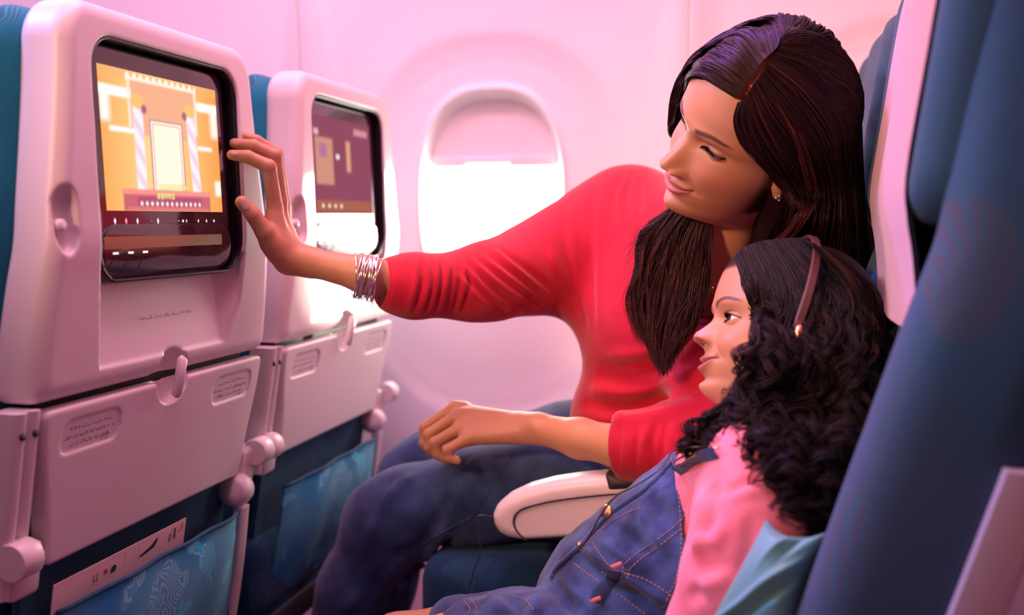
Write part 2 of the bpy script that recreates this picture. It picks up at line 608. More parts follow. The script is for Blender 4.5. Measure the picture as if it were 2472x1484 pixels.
# lower side wall, leaning in towards the floor
tag(MB().prism([(-2.6, WALL_Y + 0.012, 0.43), (-2.6, WALL_Y - 0.06, 0.0), (-2.6, WALL_Y + 0.10, 0.0), (-2.6, WALL_Y + 0.10, 0.43)], (4.2, 0, 0)).build('wall_lower', M_DADO, None, False), kind='structure')
# upper side wall and ceiling
zt = np.linspace(1.745, 2.2, 14)
yt = WALL_Y + wall_bend(zt)
v = np.vstack([np.stack([np.full(14, x), yt, zt], 1) for x in (-2.6, 1.6)])
v = np.vstack([v, v + [0, 0.03, 0.0]])
f = [(i, i + 1, 15 + i, 14 + i) for i in range(13)] + [(28 + i, 42 + i, 43 + i, 29 + i) for i in range(13)] + [(0, 14, 42, 28), (13, 41, 55, 27)]
tag(MB().add(v, f).build('wall_upper', M_WALL), kind='structure')
tag(MB().box((-0.5, 0.1, 2.22), (4.2, 3.2, 0.04)).build('ceiling', M_WALL, None, False), kind='structure')
# ------------------------------------------------------------------ seats
ZB = 0.997   # reference height on the seat back

def xprof(zz):
    """forward position of the rear face of the seat back against height: reclined below, upright above"""
    lo = zz * tan(radians(7.0)) - 0.10 * np.maximum(0, -0.16 - zz) ** 1.0 * 0.4
    hi = zz * tan(radians(-1.5))
    w = smooth(-0.035, 0.035, zz)
    return lo * (1 - w) + hi * w

def d_poly2(X, Y, poly):
    """signed distance to a closed polygon"""
    P = V(poly)
    X, Y = np.broadcast_arrays(X, Y)
    d = np.full(X.shape, 1e9, np.float32); s = np.ones(X.shape, np.float32)
    n = len(P)
    for i in range(n):
        a, b = P[i], P[i - 1]
        e = b - a
        wx, wy = X - a[0], Y - a[1]
        t = np.clip((wx * e[0] + wy * e[1]) / (e @ e + 1e-12), 0, 1)
        d = np.minimum(d, (wx - e[0] * t) ** 2 + (wy - e[1] * t) ** 2)
        c1, c2, c3 = Y >= a[1], Y < b[1], e[0] * wy > e[1] * wx
        flip = (c1 & c2 & c3) | (~c1 & ~c2 & ~c3)
        s = np.where(flip, -s, s)
    return s * np.sqrt(d)

def hw_shell(zz):
    return np.interp(zz, [-0.16, -0.05, 0.10, 0.235], [0.226, 0.220, 0.200, 0.180])

def hwv(zz):
    return 0.226 - 0.046 * smooth(-0.14, 0.26, zz)

def f_shell(X, Y, Z):
    zz = Z - ZB
    x = X - xprof(zz)
    ys = Y * (0.226 / hwv(zz))
    d2 = d_rbox2(ys, zz - 0.026, 0.226, 0.218, 0.045)
    d2 = smax(d2, -(zz + 0.157), 0.012)
    d = d_ext(d2, x, -0.060, 0.0, 0.018)
    # recess for the screen
    rec = d_ext(d_rbox2(Y + 0.003, zz - 0.0845, 0.142, 0.1275, 0.035), x, -0.042, 0.05, 0.0)
    d = smax(d, -rec, 0.004)
    # wedge-shaped recess under the screen: deep at its top, flush at its lower edge
    q = d_poly2(Y, zz, [(-0.145, -0.02), (-0.135, -0.131), (0.139, -0.131), (0.142, -0.02)])
    depth = 0.0030 + 0.020 * np.clip((zz + 0.131) / 0.085, 0, 1.2)
    side = np.maximum(q, 0)
    d = smax(d, -np.maximum(q, -x - depth + np.maximum(0, Y - 0.105) * 0.4), 0.0025)
    # latch dish, finger recess
    d = smax(d, -(np.sqrt((x + 0.004) ** 2 * 4 + Y ** 2 + (zz + 0.161) ** 2) - 0.033), 0.003)
    o = np.sqrt((x * 1.3) ** 2 + ((Y + 0.194) * 1.6) ** 2 + np.maximum(np.abs(zz - 0.023) - 0.012, 0) ** 2) - 0.0215
    d = smax(d, -o, 0.004)
    return d

def f_cushion(X, Y, Z, xb=0.052, hw=0.232, dth=0.0, dish=0.0):
    zz = Z - ZB
    x = X - xprof(zz)
    ys = Y * (hw / (hw - 0.040 * smooth(-0.14, 0.26, zz)))
    d2 = d_rbox2(ys, zz + 0.129, hw, 0.370, 0.05)
    th = 0.068 + dth + 0.013 * smooth(0.12, -0.20, zz)          # thicker towards the seat pan
    dz = np.maximum(x + xb, -(x + xb + th) + dish * (1 - smooth(0.08, 0.20, np.abs(Y))))
    # pillowed: rounded front rim
    a, b = d2 + 0.034, dz + 0.034
    return np.minimum(np.maximum(a, b), 0) + np.sqrt(np.maximum(a, 0) ** 2 + np.maximum(b, 0) ** 2) - 0.034

def f_headrest(X, Y, Z):
    zz = Z - ZB
    x = X + 0.118 - 0.012 * smooth(0.0, 0.2, np.abs(Y))
    wing = 0.030 * smooth(0.11, 0.19, np.abs(Y))
    d2 = d_rbox2(Y, zz - 0.145, 0.196, 0.135, 0.045)
    return d_ext(d2, x + wing * 0.5, -0.030, 0.032, 0.026)

_P, _F = surface_nets(f_shell, (-0.115, -0.245, 0.82), (0.012, 0.245, 1.25), 0.0021)
ME_SHELL = mesh_data('shell', relax(_P, _F, 1, 0.4), _F, M_SHELL)
_P, _F = surface_nets(f_cushion, (-0.33, -0.26, 0.46), (-0.02, 0.26, 1.26), 0.007)
ME_CUSH = mesh_data('back_cushion', relax(_P, _F, 2), _F, M_FAB)
_P, _F = surface_nets(f_headrest, (-0.22, -0.22, 0.98), (-0.08, 0.22, 1.30), 0.005)
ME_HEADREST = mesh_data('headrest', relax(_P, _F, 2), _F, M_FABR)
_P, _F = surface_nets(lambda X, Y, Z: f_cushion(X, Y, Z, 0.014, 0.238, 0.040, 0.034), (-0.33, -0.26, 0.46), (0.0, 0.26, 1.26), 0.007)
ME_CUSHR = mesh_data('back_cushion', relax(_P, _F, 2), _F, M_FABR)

def f_tray(X, Y, Z):
    zz = Z - ZB
    x = X - xprof(zz)
    hw = 0.213 - 0.022 * smooth(-0.17, -0.33, zz)
    d2 = d_rbox2(Y * (0.213 / hw), zz + 0.2465, 0.213, 0.0825, 0.008)
    d = d_ext(d2, x, -0.022, 0.0015, 0.004)
    for c in (-0.142, 0.141):
        pl = d_rbox2(Y - c - (zz + 0.197) * 0.1, zz + 0.1965, 0.047, 0.0175, 0.014)
        d = smax(d, -np.maximum(pl, -(x + 0.0008)), 0.0012)
    d = smax(d, -(np.sqrt((x + 0.004) ** 2 * 4 + Y ** 2 + (zz + 0.161) ** 2) - 0.033), 0.003)
    return d

_P, _F = surface_nets(f_tray, (-0.085, -0.225, 0.655), (0.005, 0.225, 0.84), 0.0019)
ME_TRAY = mesh_data('tray_table', relax(_P, _F, 1, 0.35), _F, M_SHELL)

def on_back(y, zz, n=0.0):
    """seat-local point on the rear face of the seat back"""
    zz = V(zz)
    return np.stack(np.broadcast_arrays(xprof(zz) + n, V(y), ZB + zz), -1)

def scribble(mb, y0, y1, zz, size, n, rng, words=None, dx=0.0004, slope=0.0):
    """a line of tiny illegible print: strokes laid along the surface"""
    y = y0
    while y < y1:
        wl = rng.integers(2, 8)
        for c in range(wl):
            if y > y1:
                break
            for s in range(rng.integers(1, 3)):
                a = np.array([y + rng.uniform(0, .3) * size, zz + slope * (y - y0) + rng.uniform(-.1, .1) * size])
                b = a + (np.array([rng.uniform(.3, .6), rng.uniform(-.1, .1)]) if rng.random() < .45 else np.array([rng.uniform(-.1, .1), rng.uniform(.4, .9)])) * size
                t = b - a
                w = np.array([-t[1], t[0]]) / (np.linalg.norm(t) + 1e-9) * size * 0.085
                q = [a - w, a + w, b + w, b - w]
                mb.add([on_back(p[0], p[1], n + dx) for p in q], [(0, 1, 2, 3)])
            y += size * 0.62
        y += size * 0.5

# ---- screen: black unit set in the recess, its top leaning away
R2 = radians(-2.4)
_T2 = V([sin(R2), 0, cos(R2)]); _N2 = V([cos(R2), 0, -sin(R2)])
def on_screen(s, t, n=0.0):
    s, t = V(s), V(t)
    return V([0, 0, ZB]) + _N2 * (-0.012 + n) + s[..., None] * V([0, 1, 0]) + t[..., None] * _T2

def f_unit(X, Y, Z):
    px, pz = X - _N2[0] * -0.012, Z - ZB - _N2[2] * -0.012
    n = px * _N2[0] + pz * _N2[2]
    t = px * _T2[0] + pz * _T2[2]
    d = d_ext(d_rbox2(Y + 0.004, t - 0.103, 0.132, 0.104, 0.020), n, -0.020, 0.0, 0.004)
    return d
_P, _F = surface_nets(f_unit, (-0.065, -0.15, ZB - 0.02), (0.005, 0.15, ZB + 0.22), 0.002)
ME_UNIT = mesh_data('screen_unit', relax(_P, _F, 1, 0.4), _F, M_BEZEL)

def f_base(X, Y, Z):
    """rounded plinth below the screen with the sockets"""
    zz = Z - ZB
    d2 = d_rbox2(Y + 0.004, zz + 0.010, 0.1325, 0.032, 0.030)
    front = X + 0.0100 + 5.0 * (zz + 0.004) ** 2
    return smax(d2, smax(front, -(X + 0.045), 0.003), 0.005)
_P, _F = surface_nets(f_base, (-0.06, -0.15, ZB - 0.045), (0.012, 0.15, ZB + 0.02), 0.002)
ME_BASE = mesh_data('socket_plinth', relax(_P, _F, 2), _F, M_BEZEL)

def f_liner(X, Y, Z):
    """black lining of the screen recess"""
    zz = Z - ZB
    x = X - xprof(zz)
    d2 = d_rbox2(Y + 0.003, zz - 0.0845, 0.1430, 0.1285, 0.036)
    wall = np.maximum(np.abs(d2 + 0.0022) - 0.0020, np.maximum(-x - 0.043, x + 0.0022))
    back = np.maximum(d2, np.maximum(-x - 0.044, x + 0.0385))
    return np.minimum(wall, back)
_P, _F = surface_nets(f_liner, (-0.062, -0.152, ZB - 0.048), (0.004, 0.146, ZB + 0.218), 0.0019)
ME_LINER = mesh_data('screen_surround', relax(_P, _F, 1, 0.3), _F, M_BLACK)

M_PIX = bpy.data.materials.new('lit_display')
M_PIX.use_nodes = True
_nt = M_PIX.node_tree; _nt.nodes.clear()
_o = _nt.nodes.new('ShaderNodeOutputMaterial'); _e = _nt.nodes.new('ShaderNodeEmission'); _c = _nt.nodes.new('ShaderNodeVertexColor')
_c.layer_name = 'Col'; _e.inputs[1].default_value = 1.0
_nt.links.new(_c.outputs[0], _e.inputs[0]); _nt.links.new(_e.outputs[0], _o.inputs[0])

def srgb(c):
    c = V(c) / 255.0
    return np.where(c <= 0.04045, c / 12.92, ((c + 0.055) / 1.055) ** 2.4)

def paint_hall():
    """the film still: an ochre hall with pillars, an empty framed panel and a lit desk"""
    nu, nv = 300, 210
    u, v = np.meshgrid(np.linspace(0, 1, nu), np.linspace(0, 1, nv))
    C = np.zeros((nv, nu, 3))
    bgc = srgb((255, 222, 150)) * (1 - np.clip(np.abs(u - 0.45) * 1.5, 0, 1)[..., None]) + srgb((250, 140, 50)) * np.clip(np.abs(u - 0.45) * 1.5, 0, 1)[..., None]
    C[:] = bgc
    def put(mask, c, a=1.0):
        m = (np.clip(mask, 0, 1) * a)[..., None]
        C[:] = C * (1 - m) + srgb(c) * m
    box = lambda x0, x1, y0, y1, e=0.006: smooth(x0 - e, x0 + e, u) * smooth(x1 + e, x1 - e, u) * smooth(y0 - e, y0 + e, v) * smooth(y1 + e, y1 - e, v)
    put(box(0.22, 0.80, 0.55, 0.95), (246, 178, 142))
    put(box(0.0, 1.0, 0.93, 1.0), (250, 180, 120), 0.6)
    for y0, y1, x0, x1 in ((.80, .87, -.1, .24), (.80, .87, .80, 1.1), (.555, .59, .06, .27), (.49, .52, .79, .93)):
        put(box(x0, x1, y0, y1, 0.012), (255, 255, 250))
    put(box(0.0, 0.07, 0.62, 0.86, 0.03), (255, 252, 245))
    put(box(0.93, 1.0, 0.60, 0.86, 0.03), (255, 246, 235))
    put(box(0.94, 1.0, 0.13, 0.25, 0.02), (255, 250, 240))
    put(box(0.20, 0.80, 0.935, 0.96), (255, 240, 225))
    put(box(0.20, 0.80, 0.955, 0.985) * (0.5 + 0.5 * np.sign(np.sin(u * 120))), (255, 250, 240))
    put(box(0.21, 0.235, 0.60, 0.95), (255, 236, 215), 0.8); put(box(0.775, 0.80, 0.60, 0.95), (255, 236, 215), 0.8)
    for xc, dx in ((0.285, 0.0), (0.735, 0.05)):
        x = u - xc - dx * (0.7 - v)
        band = 0.5 + 0.5 * np.sin((v * 34 + x * 60))
        m = smooth(0.045, 0.032, np.abs(x)) * smooth(0.13, 0.15, v) * smooth(0.76, 0.74, v)
        put(m, (255, 244, 250)); put(m * band, (236, 190, 216), 0.7)
        put(smooth(0.06, 0.045, np.sqrt((x * 1.0) ** 2 + (v - 0.79) ** 2)), (252, 196, 120))
        put(smooth(0.03, 0.015, np.sqrt((x - 0.05 * (1 if xc < .5 else -1)) ** 2 + ((v - 0.74) * 0.7) ** 2)), (150, 70, 120), 0.8)
    put(box(0.37, 0.66, 0.14, 0.68), (255, 250, 226)); put(box(0.37, 0.66, 0.14, 0.68) - box(0.383, 0.647, 0.13, 0.665, 0.004), (214, 130, 140))
    put(box(0.395, 0.635, 0.13, 0.65) - box(0.403, 0.627, 0.12, 0.64, 0.004), (232, 170, 160))
    put(box(0.13, 0.88, 0.0, 0.155), (205, 104, 116)); put(box(0.12, 0.89, 0.12, 0.155), (250, 150, 140))
    put(box(0.24, 0.80, 0.035, 0.105), (184, 84, 120)); put(box(0.16, 0.86, 0.0, 0.03), (226, 124, 120))
    for k in range(13):
        xk = 0.27 + 0.042 * k
        put(smooth(0.015, 0.008, np.sqrt((u - xk) ** 2 + ((v - 0.055) * 0.75) ** 2)), (255, 238, 230))
    # two lines of yellow subtitle, illegible
    r = np.random.default_rng(3)
    for y0, y1, x0, n in ((0.160, 0.198, 0.42, 8), (0.094, 0.134, 0.40, 5)):
        for k in range(n):
            xa, w, e = x0 + k * 0.031, 0.022, 0.003
            put(box(xa - .003, xa + w + .003, y0 - .006, y1 + .006, .004), (150, 80, 70), 0.35)
            for st in ((0, 1, 2, 3, 4), (0, 1, 2, 3), (0, 1, 2, 4), (0, 1, 2, 3, 4), (0, 1, 2, 3))[(k * 3 + n) % 5]:
                q = ((xa, xa + .006, y0, y1), (xa + w - .006, xa + w, y0, y1), (xa, xa + w, y1 - .009, y1), (xa, xa + w, (y0 + y1) / 2 - .004, (y0 + y1) / 2 + .004), (xa, xa + w, y0, y0 + .009))[st]
                put(box(*q, e), (252, 246, 140))
    # a film is never pin sharp
    for _ in range(3):
        C = (C + np.roll(C, 1, 0) + np.roll(C, -1, 0) + np.roll(C, 1, 1) + np.roll(C, -1, 1)) / 5
    return u, v, C

def paint_menu():
    """second screen: a dim menu page"""
    nu, nv = 120, 90
    u, v = np.meshgrid(np.linspace(0, 1, nu), np.linspace(0, 1, nv))
    C = np.zeros((nv, nu, 3)); C[:] = srgb((150, 78, 100))
    def put(m, c, a=1.0):
        m = (np.clip(m, 0, 1) * a)[..., None]; C[:] = C * (1 - m) + srgb(c) * m
    box = lambda x0, x1, y0, y1, e=0.02: smooth(x0 - e, x0 + e, u) * smooth(x1 + e, x1 - e, u) * smooth(y0 - e, y0 + e, v) * smooth(y1 + e, y1 - e, v)
    put(box(0.04, 0.32, 0.30, 0.78), (214, 150, 130)); put(box(0.10, 0.22, 0.58, 0.72), (190, 120, 160))
    put(box(0.55, 0.62, 0.45, 0.78), (228, 170, 140)); put(box(0.70, 0.95, 0.86, 0.93), (220, 150, 160)); put(box(0.03, 0.10, 0.80, 0.86), (240, 190, 190))
    put(smooth(0.04, 0.02, np.sqrt((u - 0.4) ** 2 + (v - 0.60) ** 2)), (255, 230, 230))
    put(box(0.02, 0.98, 0.02, 0.14), (176, 104, 84)); 
    for k in range(4):
        put(smooth(0.03, 0.015, np.sqrt((u - .12 - .1 * k) ** 2 + (v - .08) ** 2)), (255, 220, 200))
    return u, v, C

def display_mesh(paint, gain):
    u, v, C = paint()
    nv, nu = u.shape
    s = -0.1205 + u * 0.229; t = 0.033 + v * 0.152
    P = on_screen(s.ravel(), t.ravel(), 0.0006)
    return mesh_data('display', P, grid_faces(nv, nu, False), M_PIX, False, C.reshape(-1, 3) * gain)

M_ICON = mat('icon_glow', (0.8, 0.8, 0.9), 0.4, emit=(0.8, 0.85, 1.0), estr=1.0)
M_ICONR = mat('icon_glow_red', (0.9, 0.3, 0.4), 0.4, emit=(1.0, 0.25, 0.35), estr=1.0)
M_BRONZE = mat('plinth_band', (0.30, 0.19, 0.10), 0.35, metal=0.4)  # bronze tone paints in a reflection along the plinth
M_SCREW = mat('screw_dark', (0.03, 0.02, 0.02), 0.5)

def make_seat(name, loc, rot, label, paint=None, gain=1.0, detail=True, cover=True, group=None, pan=0.0):
    t = thing(name, loc, label, 'seat', group)
    t.rotation_euler = (0, rot, 0)
    rng = np.random.default_rng(11)
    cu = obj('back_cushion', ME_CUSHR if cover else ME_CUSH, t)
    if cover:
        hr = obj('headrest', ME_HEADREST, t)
    if cover == 'cloth':
        # cloth headrest cover over the front and top of the headrest
        yy = np.linspace(-0.168, 0.150, 9)
        rows = []
        prof = [(-0.100, 0.260), (-0.106, 0.279), (-0.122, 0.2835), (-0.146, 0.2825), (-0.162, 0.270), (-0.1695, 0.24), (-0.1705, 0.14), (-0.1705, 0.05), (-0.164, 0.014), (-0.156, -0.012), (-0.148, -0.045), (-0.143, -0.082)]
        prof = catmull(prof, 40)
        for x, zz in prof:
            dip = 0.012 * smooth(0.0, 0.2, np.abs(yy)) - 0.015 * smooth(0.11, 0.19, np.abs(yy))
            rows.append(np.stack([x + 0.0195 + dip * smooth(-0.125, -0.15, x), yy, np.full(9, ZB + zz)], 1))
        v = np.vstack(rows)
        hc_ = obj('headrest_cover', mesh_data('headrest_cover', np.vstack([v, v + [0.003, 0, -0.001]]), np.vstack([grid_faces(40, 9, False), grid_faces(40, 9, False)[:, ::-1] + 360]), M_COVER), t)
        hc_['label'] = 'pink cloth cover over the headrest'
    # seat pan and base stay level while the back reclines
    inv = Matrix.Rotation(-rot, 4, 'Y')
    def level(o):
        o.matrix_parent_inverse = inv
        return o
    level(MB().box((-0.33, 0, 0.475 + pan), (0.53, 0.455, 0.13), bevel=0.035, seg=4).build('seat_cushion', M_FABD, t))
    level(MB().box((-0.30, 0, 0.390 + pan), (0.46, 0.44, 0.045), bevel=0.008).build('seat_pan', M_DARK, t))
    level(MB().box((-0.545, 0, 0.29), (0.02, 0.42, 0.24), bevel=0.006).build('seat_apron', M_FABD, t))
    for sy in (-1, 1):
        for xx in (-0.44, -0.16):
            level(MB().tube([(xx, sy * 0.17, 0.375 + pan), (xx + 0.04, sy * 0.17, 0.0)], 0.017, 10).build('leg', M_METAL, t))
    sh = obj('shell', ME_SHELL, t)
    zs = np.linspace(-0.125, -0.36, 5)
    v = np.vstack([on_back(y, zs, n_) for y in (-0.20, 0.20) for n_ in (-0.024, -0.034)])
    MB().add(v, [(i, i + 1, 11 + i, 10 + i) for i in range(4)] + [(5 + i, 15 + i, 16 + i, 6 + i) for i in range(4)] + [(0, 10, 15, 5), (4, 9, 19, 14)]).build('back_plate', M_DARK, t, False)  # dark sheet added so the gap above the tray reads dark
    # finger knob in the side recess
    MB().lathe(on_back(-0.197, 0.017, -0.013), (1, 0, 0), [(0.004, -0.004), (0.0070, 0), (0.0070, 0.006), (0.005, 0.008), (0.0, 0.0085)], 20).build('hook_knob', M_SHELL, t)
    # tray with side rails and pivots
    tr = obj('tray_table', ME_TRAY, t)
    for c, sl in ((-0.142, 1), (0.141, -1)):
        mb = MB()
        for i, (zz, wd) in enumerate(((-0.190, 0.034), (-0.1985, 0.041), (-0.2065, 0.031))):
            scribble(mb, c - wd, c + wd, zz, 0.0042, -0.0007, rng)
        scribble(mb, c + 0.018, c + 0.032, -0.2105, 0.003, -0.0007, rng)
        mb.build('placard_print', M_INK, tr, False)
    for sy in (-1, 1):
        for y0, y1, zb in () if sy > 0 else ((0.2165, 0.2325, -0.295), (0.2345, 0.2495, -0.345)):
            zs = np.linspace(-0.160, zb, 8)
            yc, hw = sy * (y0 + y1) / 2, (y1 - y0) / 2
            rows = []
            for zz in zs:
                x = float(xprof(V(zz)))
                o = [(-0.036, -1), (-0.006, -1), (0.0, -0.7), (0.002, 0), (0.0, 0.7), (-0.006, 1), (-0.036, 1)]
                rows.append([(x + a - 0.002, yc + b * hw, ZB + zz) for a, b in o])
            v = np.vstack(rows)
            f = grid_faces(8, 7).tolist() + [tuple(range(6, -1, -1)), tuple(range(49, 56))]
            rail = MB().add(v, f if sy < 0 else [q[::-1] for q in f]).build('side_rail', M_SHELL, t, True, auto=50)
            MB().lathe(on_back(yc, -0.182, -0.001), (1, 0, 0), [(0.0042, 0), (0.0042, 0.0012), (0.0, 0.0016)], 12).build('screw', M_SCREW, rail)
        br = MB()
        br.box(on_back(sy * 0.217, -0.322, -0.016), (0.034, 0.040, 0.056), Matrix.Rotation(radians(9), 3, 'Y'), 0.006).build('pivot_bracket', M_SHELL, t)
        c = on_back(0, -0.305, 0.004)
        pv = MB().lathe((c[0], sy * 0.2255, c[2]), (0, sy, 0), [(0.0, -0.004), (0.0175, -0.004), (0.019, -0.002), (0.019, 0.0225), (0.0178, 0.0238), (0.0, 0.024)], 28).build('pivot', M_SHELL, t, True, auto=45)
    MB().tube([on_back(0.0, -0.183, 0.006), on_back(0.0, -0.181, 0.0075), on_back(0.002, -0.16, 0.008), on_back(0.005, -0.142, 0.0075), on_back(0.0055, -0.139, 0.004)], [0.0055, 0.0062, 0.0062, 0.0062, 0.004], 14).build('tray_latch', M_SHELL, t)
    mb = MB()
    scribble(mb, -0.062, 0.045, -0.0885, 0.0042, -0.0106, rng)
    mb.build('shell_print', M_INK, t, False)
    # screen
    obj('screen_surround', ME_LINER, t)
    su = obj('screen_unit', ME_UNIT, t)
    if paint:
        obj('display', display_mesh(paint, gain), su)
        for sx, w, h, m in ((-0.108, .0035, .0075, M_ICON), (-0.089, .0038, .0075, M_ICONR), (-0.069, .0035, .0072, M_ICON), (-0.043, .0008, .0015, M_ICON), (-0.031, .0035, .0075, M_ICON),
                         (0.010, .003, .0012, M_ICON), (0.019, .004, .004, M_ICON), (0.0265, .0022, .0045, M_ICON), (0.052, .0026, .0045, M_ICON), (0.070, .0026, .0045, M_ICON), (0.087, .0032, .004, M_ICON)):
            q = on_screen(V([sx - w / 2, sx, sx + w / 2, sx]), V([0.022, 0.022 - h / 2, 0.022, 0.022 + h / 2]), 0.0006)
            MB().add(q, [(0, 1, 2, 3)]).build('touch_icon', m, su, False)
    pb = obj('socket_plinth', ME_BASE, t)
    ys_ = np.linspace(-0.131, 0.100, 30); zz_ = np.linspace(-0.008, 0.005, 5)
    gy, gz = np.meshgrid(ys_, zz_, indexing='ij')
    gv = np.stack([-0.0097 - 5.0 * (gz + 0.004) ** 2, gy, ZB + gz], -1).reshape(-1, 3)
    obj('plinth_band', mesh_data('plinth_band', gv, grid_faces(30, 5, False), M_BRONZE), pb)
    if detail:
        for k in range(3):
            yk = -0.112 + 0.026 * k
            MB().box((-0.0104, yk, ZB - 0.0125), (0.002, 0.008, 0.0022)).build('socket_mark', M_ICON, pb, False)
            MB().tube([(-0.0108, yk - 0.002, ZB - 0.017), (-0.0132, yk - 0.010, ZB - 0.030)], 0.0007, 6).build('socket_groove', M_BLACK, pb, False)
    # lower back panel, pocket with plastic edge
    zs = np.linspace(-0.30, -0.575, 6)
    v = np.vstack([on_back(y, zs, -0.020) for y in (-0.198, 0.198)] + [on_back(y, zs, -0.030) for y in (-0.198, 0.198)])
    f = [(i, i + 1, 7 + i, 6 + i) for i in range(5)] + [(12 + i, 18 + i, 19 + i, 13 + i) for i in range(5)] + [(0, 6, 18, 12)[::-1], (5, 17, 23, 11)[::-1]] + [(i, 12 + i, 13 + i, i + 1) for i in range(5)] + [(6 + i, 7 + i, 19 + i, 18 + i) for i in range(5)]
    MB().add(v, f).build('lower_panel', M_FABD, t, False)
    ny, nz = 33, 25
    yy, tt = np.meshgrid(np.linspace(-0.185, 0.185, ny), np.linspace(0, 1, nz), indexing='ij')
    sag = -0.3735 - 0.006 * (yy / 0.185) ** 2
    zz = sag + (-0.585 - sag) * tt
    nn = 0.010 + 0.026 * np.sin(pi * np.clip(tt * 0.75 + 0.25, 0, 1)) * (1 - (np.abs(yy) / 0.192) ** 4) + 0.002 * np.sin(yy * 60 + tt * 3)
    v = on_back(yy.ravel(), zz.ravel(), nn.ravel())
    v2 = v - [0.004, 0, 0.0]
    pk = obj('pocket', mesh_data('pocket', np.vstack([v, v2]), np.vstack([grid_faces(ny, nz, False), grid_faces(ny, nz, False)[:, ::-1] + len(v)]), M_POCKET), t)
    top = v.reshape(ny, nz, 3)[:, 0]
    MB().tube(top + [0.0, 0, 0.001], 0.0028, 6).build('pocket_hem', M_FABD, pk)
    for sy in (1,):
        zs = np.linspace(-0.374, -0.585, 9)
        bow = 0.006 * np.sin(np.linspace(0, pi, 9))
        o = []
        for i, zq in enumerate(zs):
            x = float(xprof(V(zq))); y = sy * (0.182 + bow[i])
            o.append([(x + 0.004, y, ZB + zq), (x + 0.018, y, ZB + zq), (x + 0.020, y + sy * 0.004, ZB + zq), (x + 0.016, y + sy * 0.022, ZB + zq), (x + 0.0, y + sy * 0.022, ZB + zq)])
        f = grid_faces(9, 5).tolist() + [tuple(range(4, -1, -1)), tuple(range(40, 45))]
        fr = MB().add(np.vstack(o), f if sy < 0 else [q[::-1] for q in f]).build('pocket_edge', M_SHELL, pk, True, auto=50)
        MB().lathe(on_back(sy * 0.194, -0.425, 0.0175), (1, 0, 0), [(0.003, 0), (0.003, 0.001), (0.0, 0.0013)], 10).build('screw', M_SCREW, fr)
        # rounded end of the arm pivot beside the pocket
        if sy < 0:
            continue
        c = on_back(sy * 0.205, -0.352, -0.002)
        MB().lathe(c - V([0, sy * 0.012, 0]), (0, sy, 0), [(0.0, -0.016), (0.018, -0.015), (0.0225, -0.010), (0.0235, 0.004), (0.021, 0.014), (0.012, 0.019), (0.0, 0.020)], 26).build('arm_hub', M_SHELL, t)
    return t

M_COVER = mat('cover_cloth_pink', (0.50, 0.31, 0.31), 0.85, sheen=0.3)
_t = NT(M_COVER); _no = _t.n('ShaderNodeTexNoise', Scale=1500.0, Detail=1.0); _t.l(_t.coord(), _no.inputs['Vector']); _t.bump(_no.outputs[0], 0.2, 0.0008)

make_seat('aircraft_seat', (-0.655, 1.027, 0), 0.0, 'seat back in front at left whose screen plays a bright film', paint_hall, 0.98, cover=False)
make_seat('aircraft_seat', (-0.655, 1.527, 0), 0.0, 'window seat back in front whose screen shows a dim menu', paint_menu, 0.9, cover=False)

# safety card in the pocket of the near front seat
# ------------------------------------------------------------------ people: heads
def frame(fwd, up):
    """3x3 whose columns are forward, left, up"""
    f = nrm(fwd); l = nrm(np.cross(V(up), f)); u = np.cross(f, l)
    return np.stack([f, l, u], 1)

ADULT = dict(
    rows=[(.005, .2225, .004, .2225, .001, .0), (.028, .2205, -.026, .2195, .024, .02), (.052, .213, -.055, .209, .046, .04), (.072, .200, -.076, .192, .0605, .05), (.0865, .181, -.088, .170, .0695, .06),
          (.0935, .160, -.092, .147, .0735, .06), (.0955, .141, -.092, .128, .0745, .07), (.0950, .126, -.090, .112, .0735, .08), (.0905, .113, -.086, .100, .0715, .09), (.0905, .098, -.080, .088, .0700, .10),
          (.0925, .082, -.072, .076, .0675, .13), (.0940, .066, -.064, .064, .0640, .16), (.0935, .050, -.058, .052, .0600, .20), (.0920, .038, -.054, .040, .0565, .24), (.0895, .024, -.051, .026, .0520, .30),
          (.0880, .012, -.049, .012, .0475, .34), (.0825, .003, -.048, .000, .0440, .34), (.068, -.0035, -.048, -.012, .0425, .28), (.048, -.006, -.048, -.022, .0430, .18), (.033, -.012, -.049, -.032, .0450, .08),
          (.026, -.028, -.051, -.044, .0480, .0), (.023, -.055, -.054, -.060, .0495, .0), (.021, -.085, -.058, -.085, .0520, .0), (.020, -.125, -.062, -.125, .0570, .0)],
    nose=[(.128, 0), (.118, .001), (.110, .0035), (.100, .0085), (.090, .0140), (.082, .0192), (.0770, .0222), (.0735, .0228), (.0708, .0218), (.0684, .0165), (.0666, .0095), (.0648, .0052), (.0620, .0026), (.0570, .0008), (.050, 0)],
    nose_w=[(.125, .0080), (.110, .0074), (.095, .0090), (.080, .0118), (.070, .0122), (.060, .0125)],
    ala=(.0140, .0690, .0055, .0060, .0112), nostril=(.0068, .0652, .0036, .0024, .0045),
    eye=(.0310, .1115, .0125), socket=(.0080, .016, .0105), brow_z=.1290, brow=(.012, .053, .0072), mouth=(.0262, .0445, .0060), lips=(.0046, .0054), cheek=(.042, .080, .0050),
    chin=(.012, .0045), crease_z=.0050)

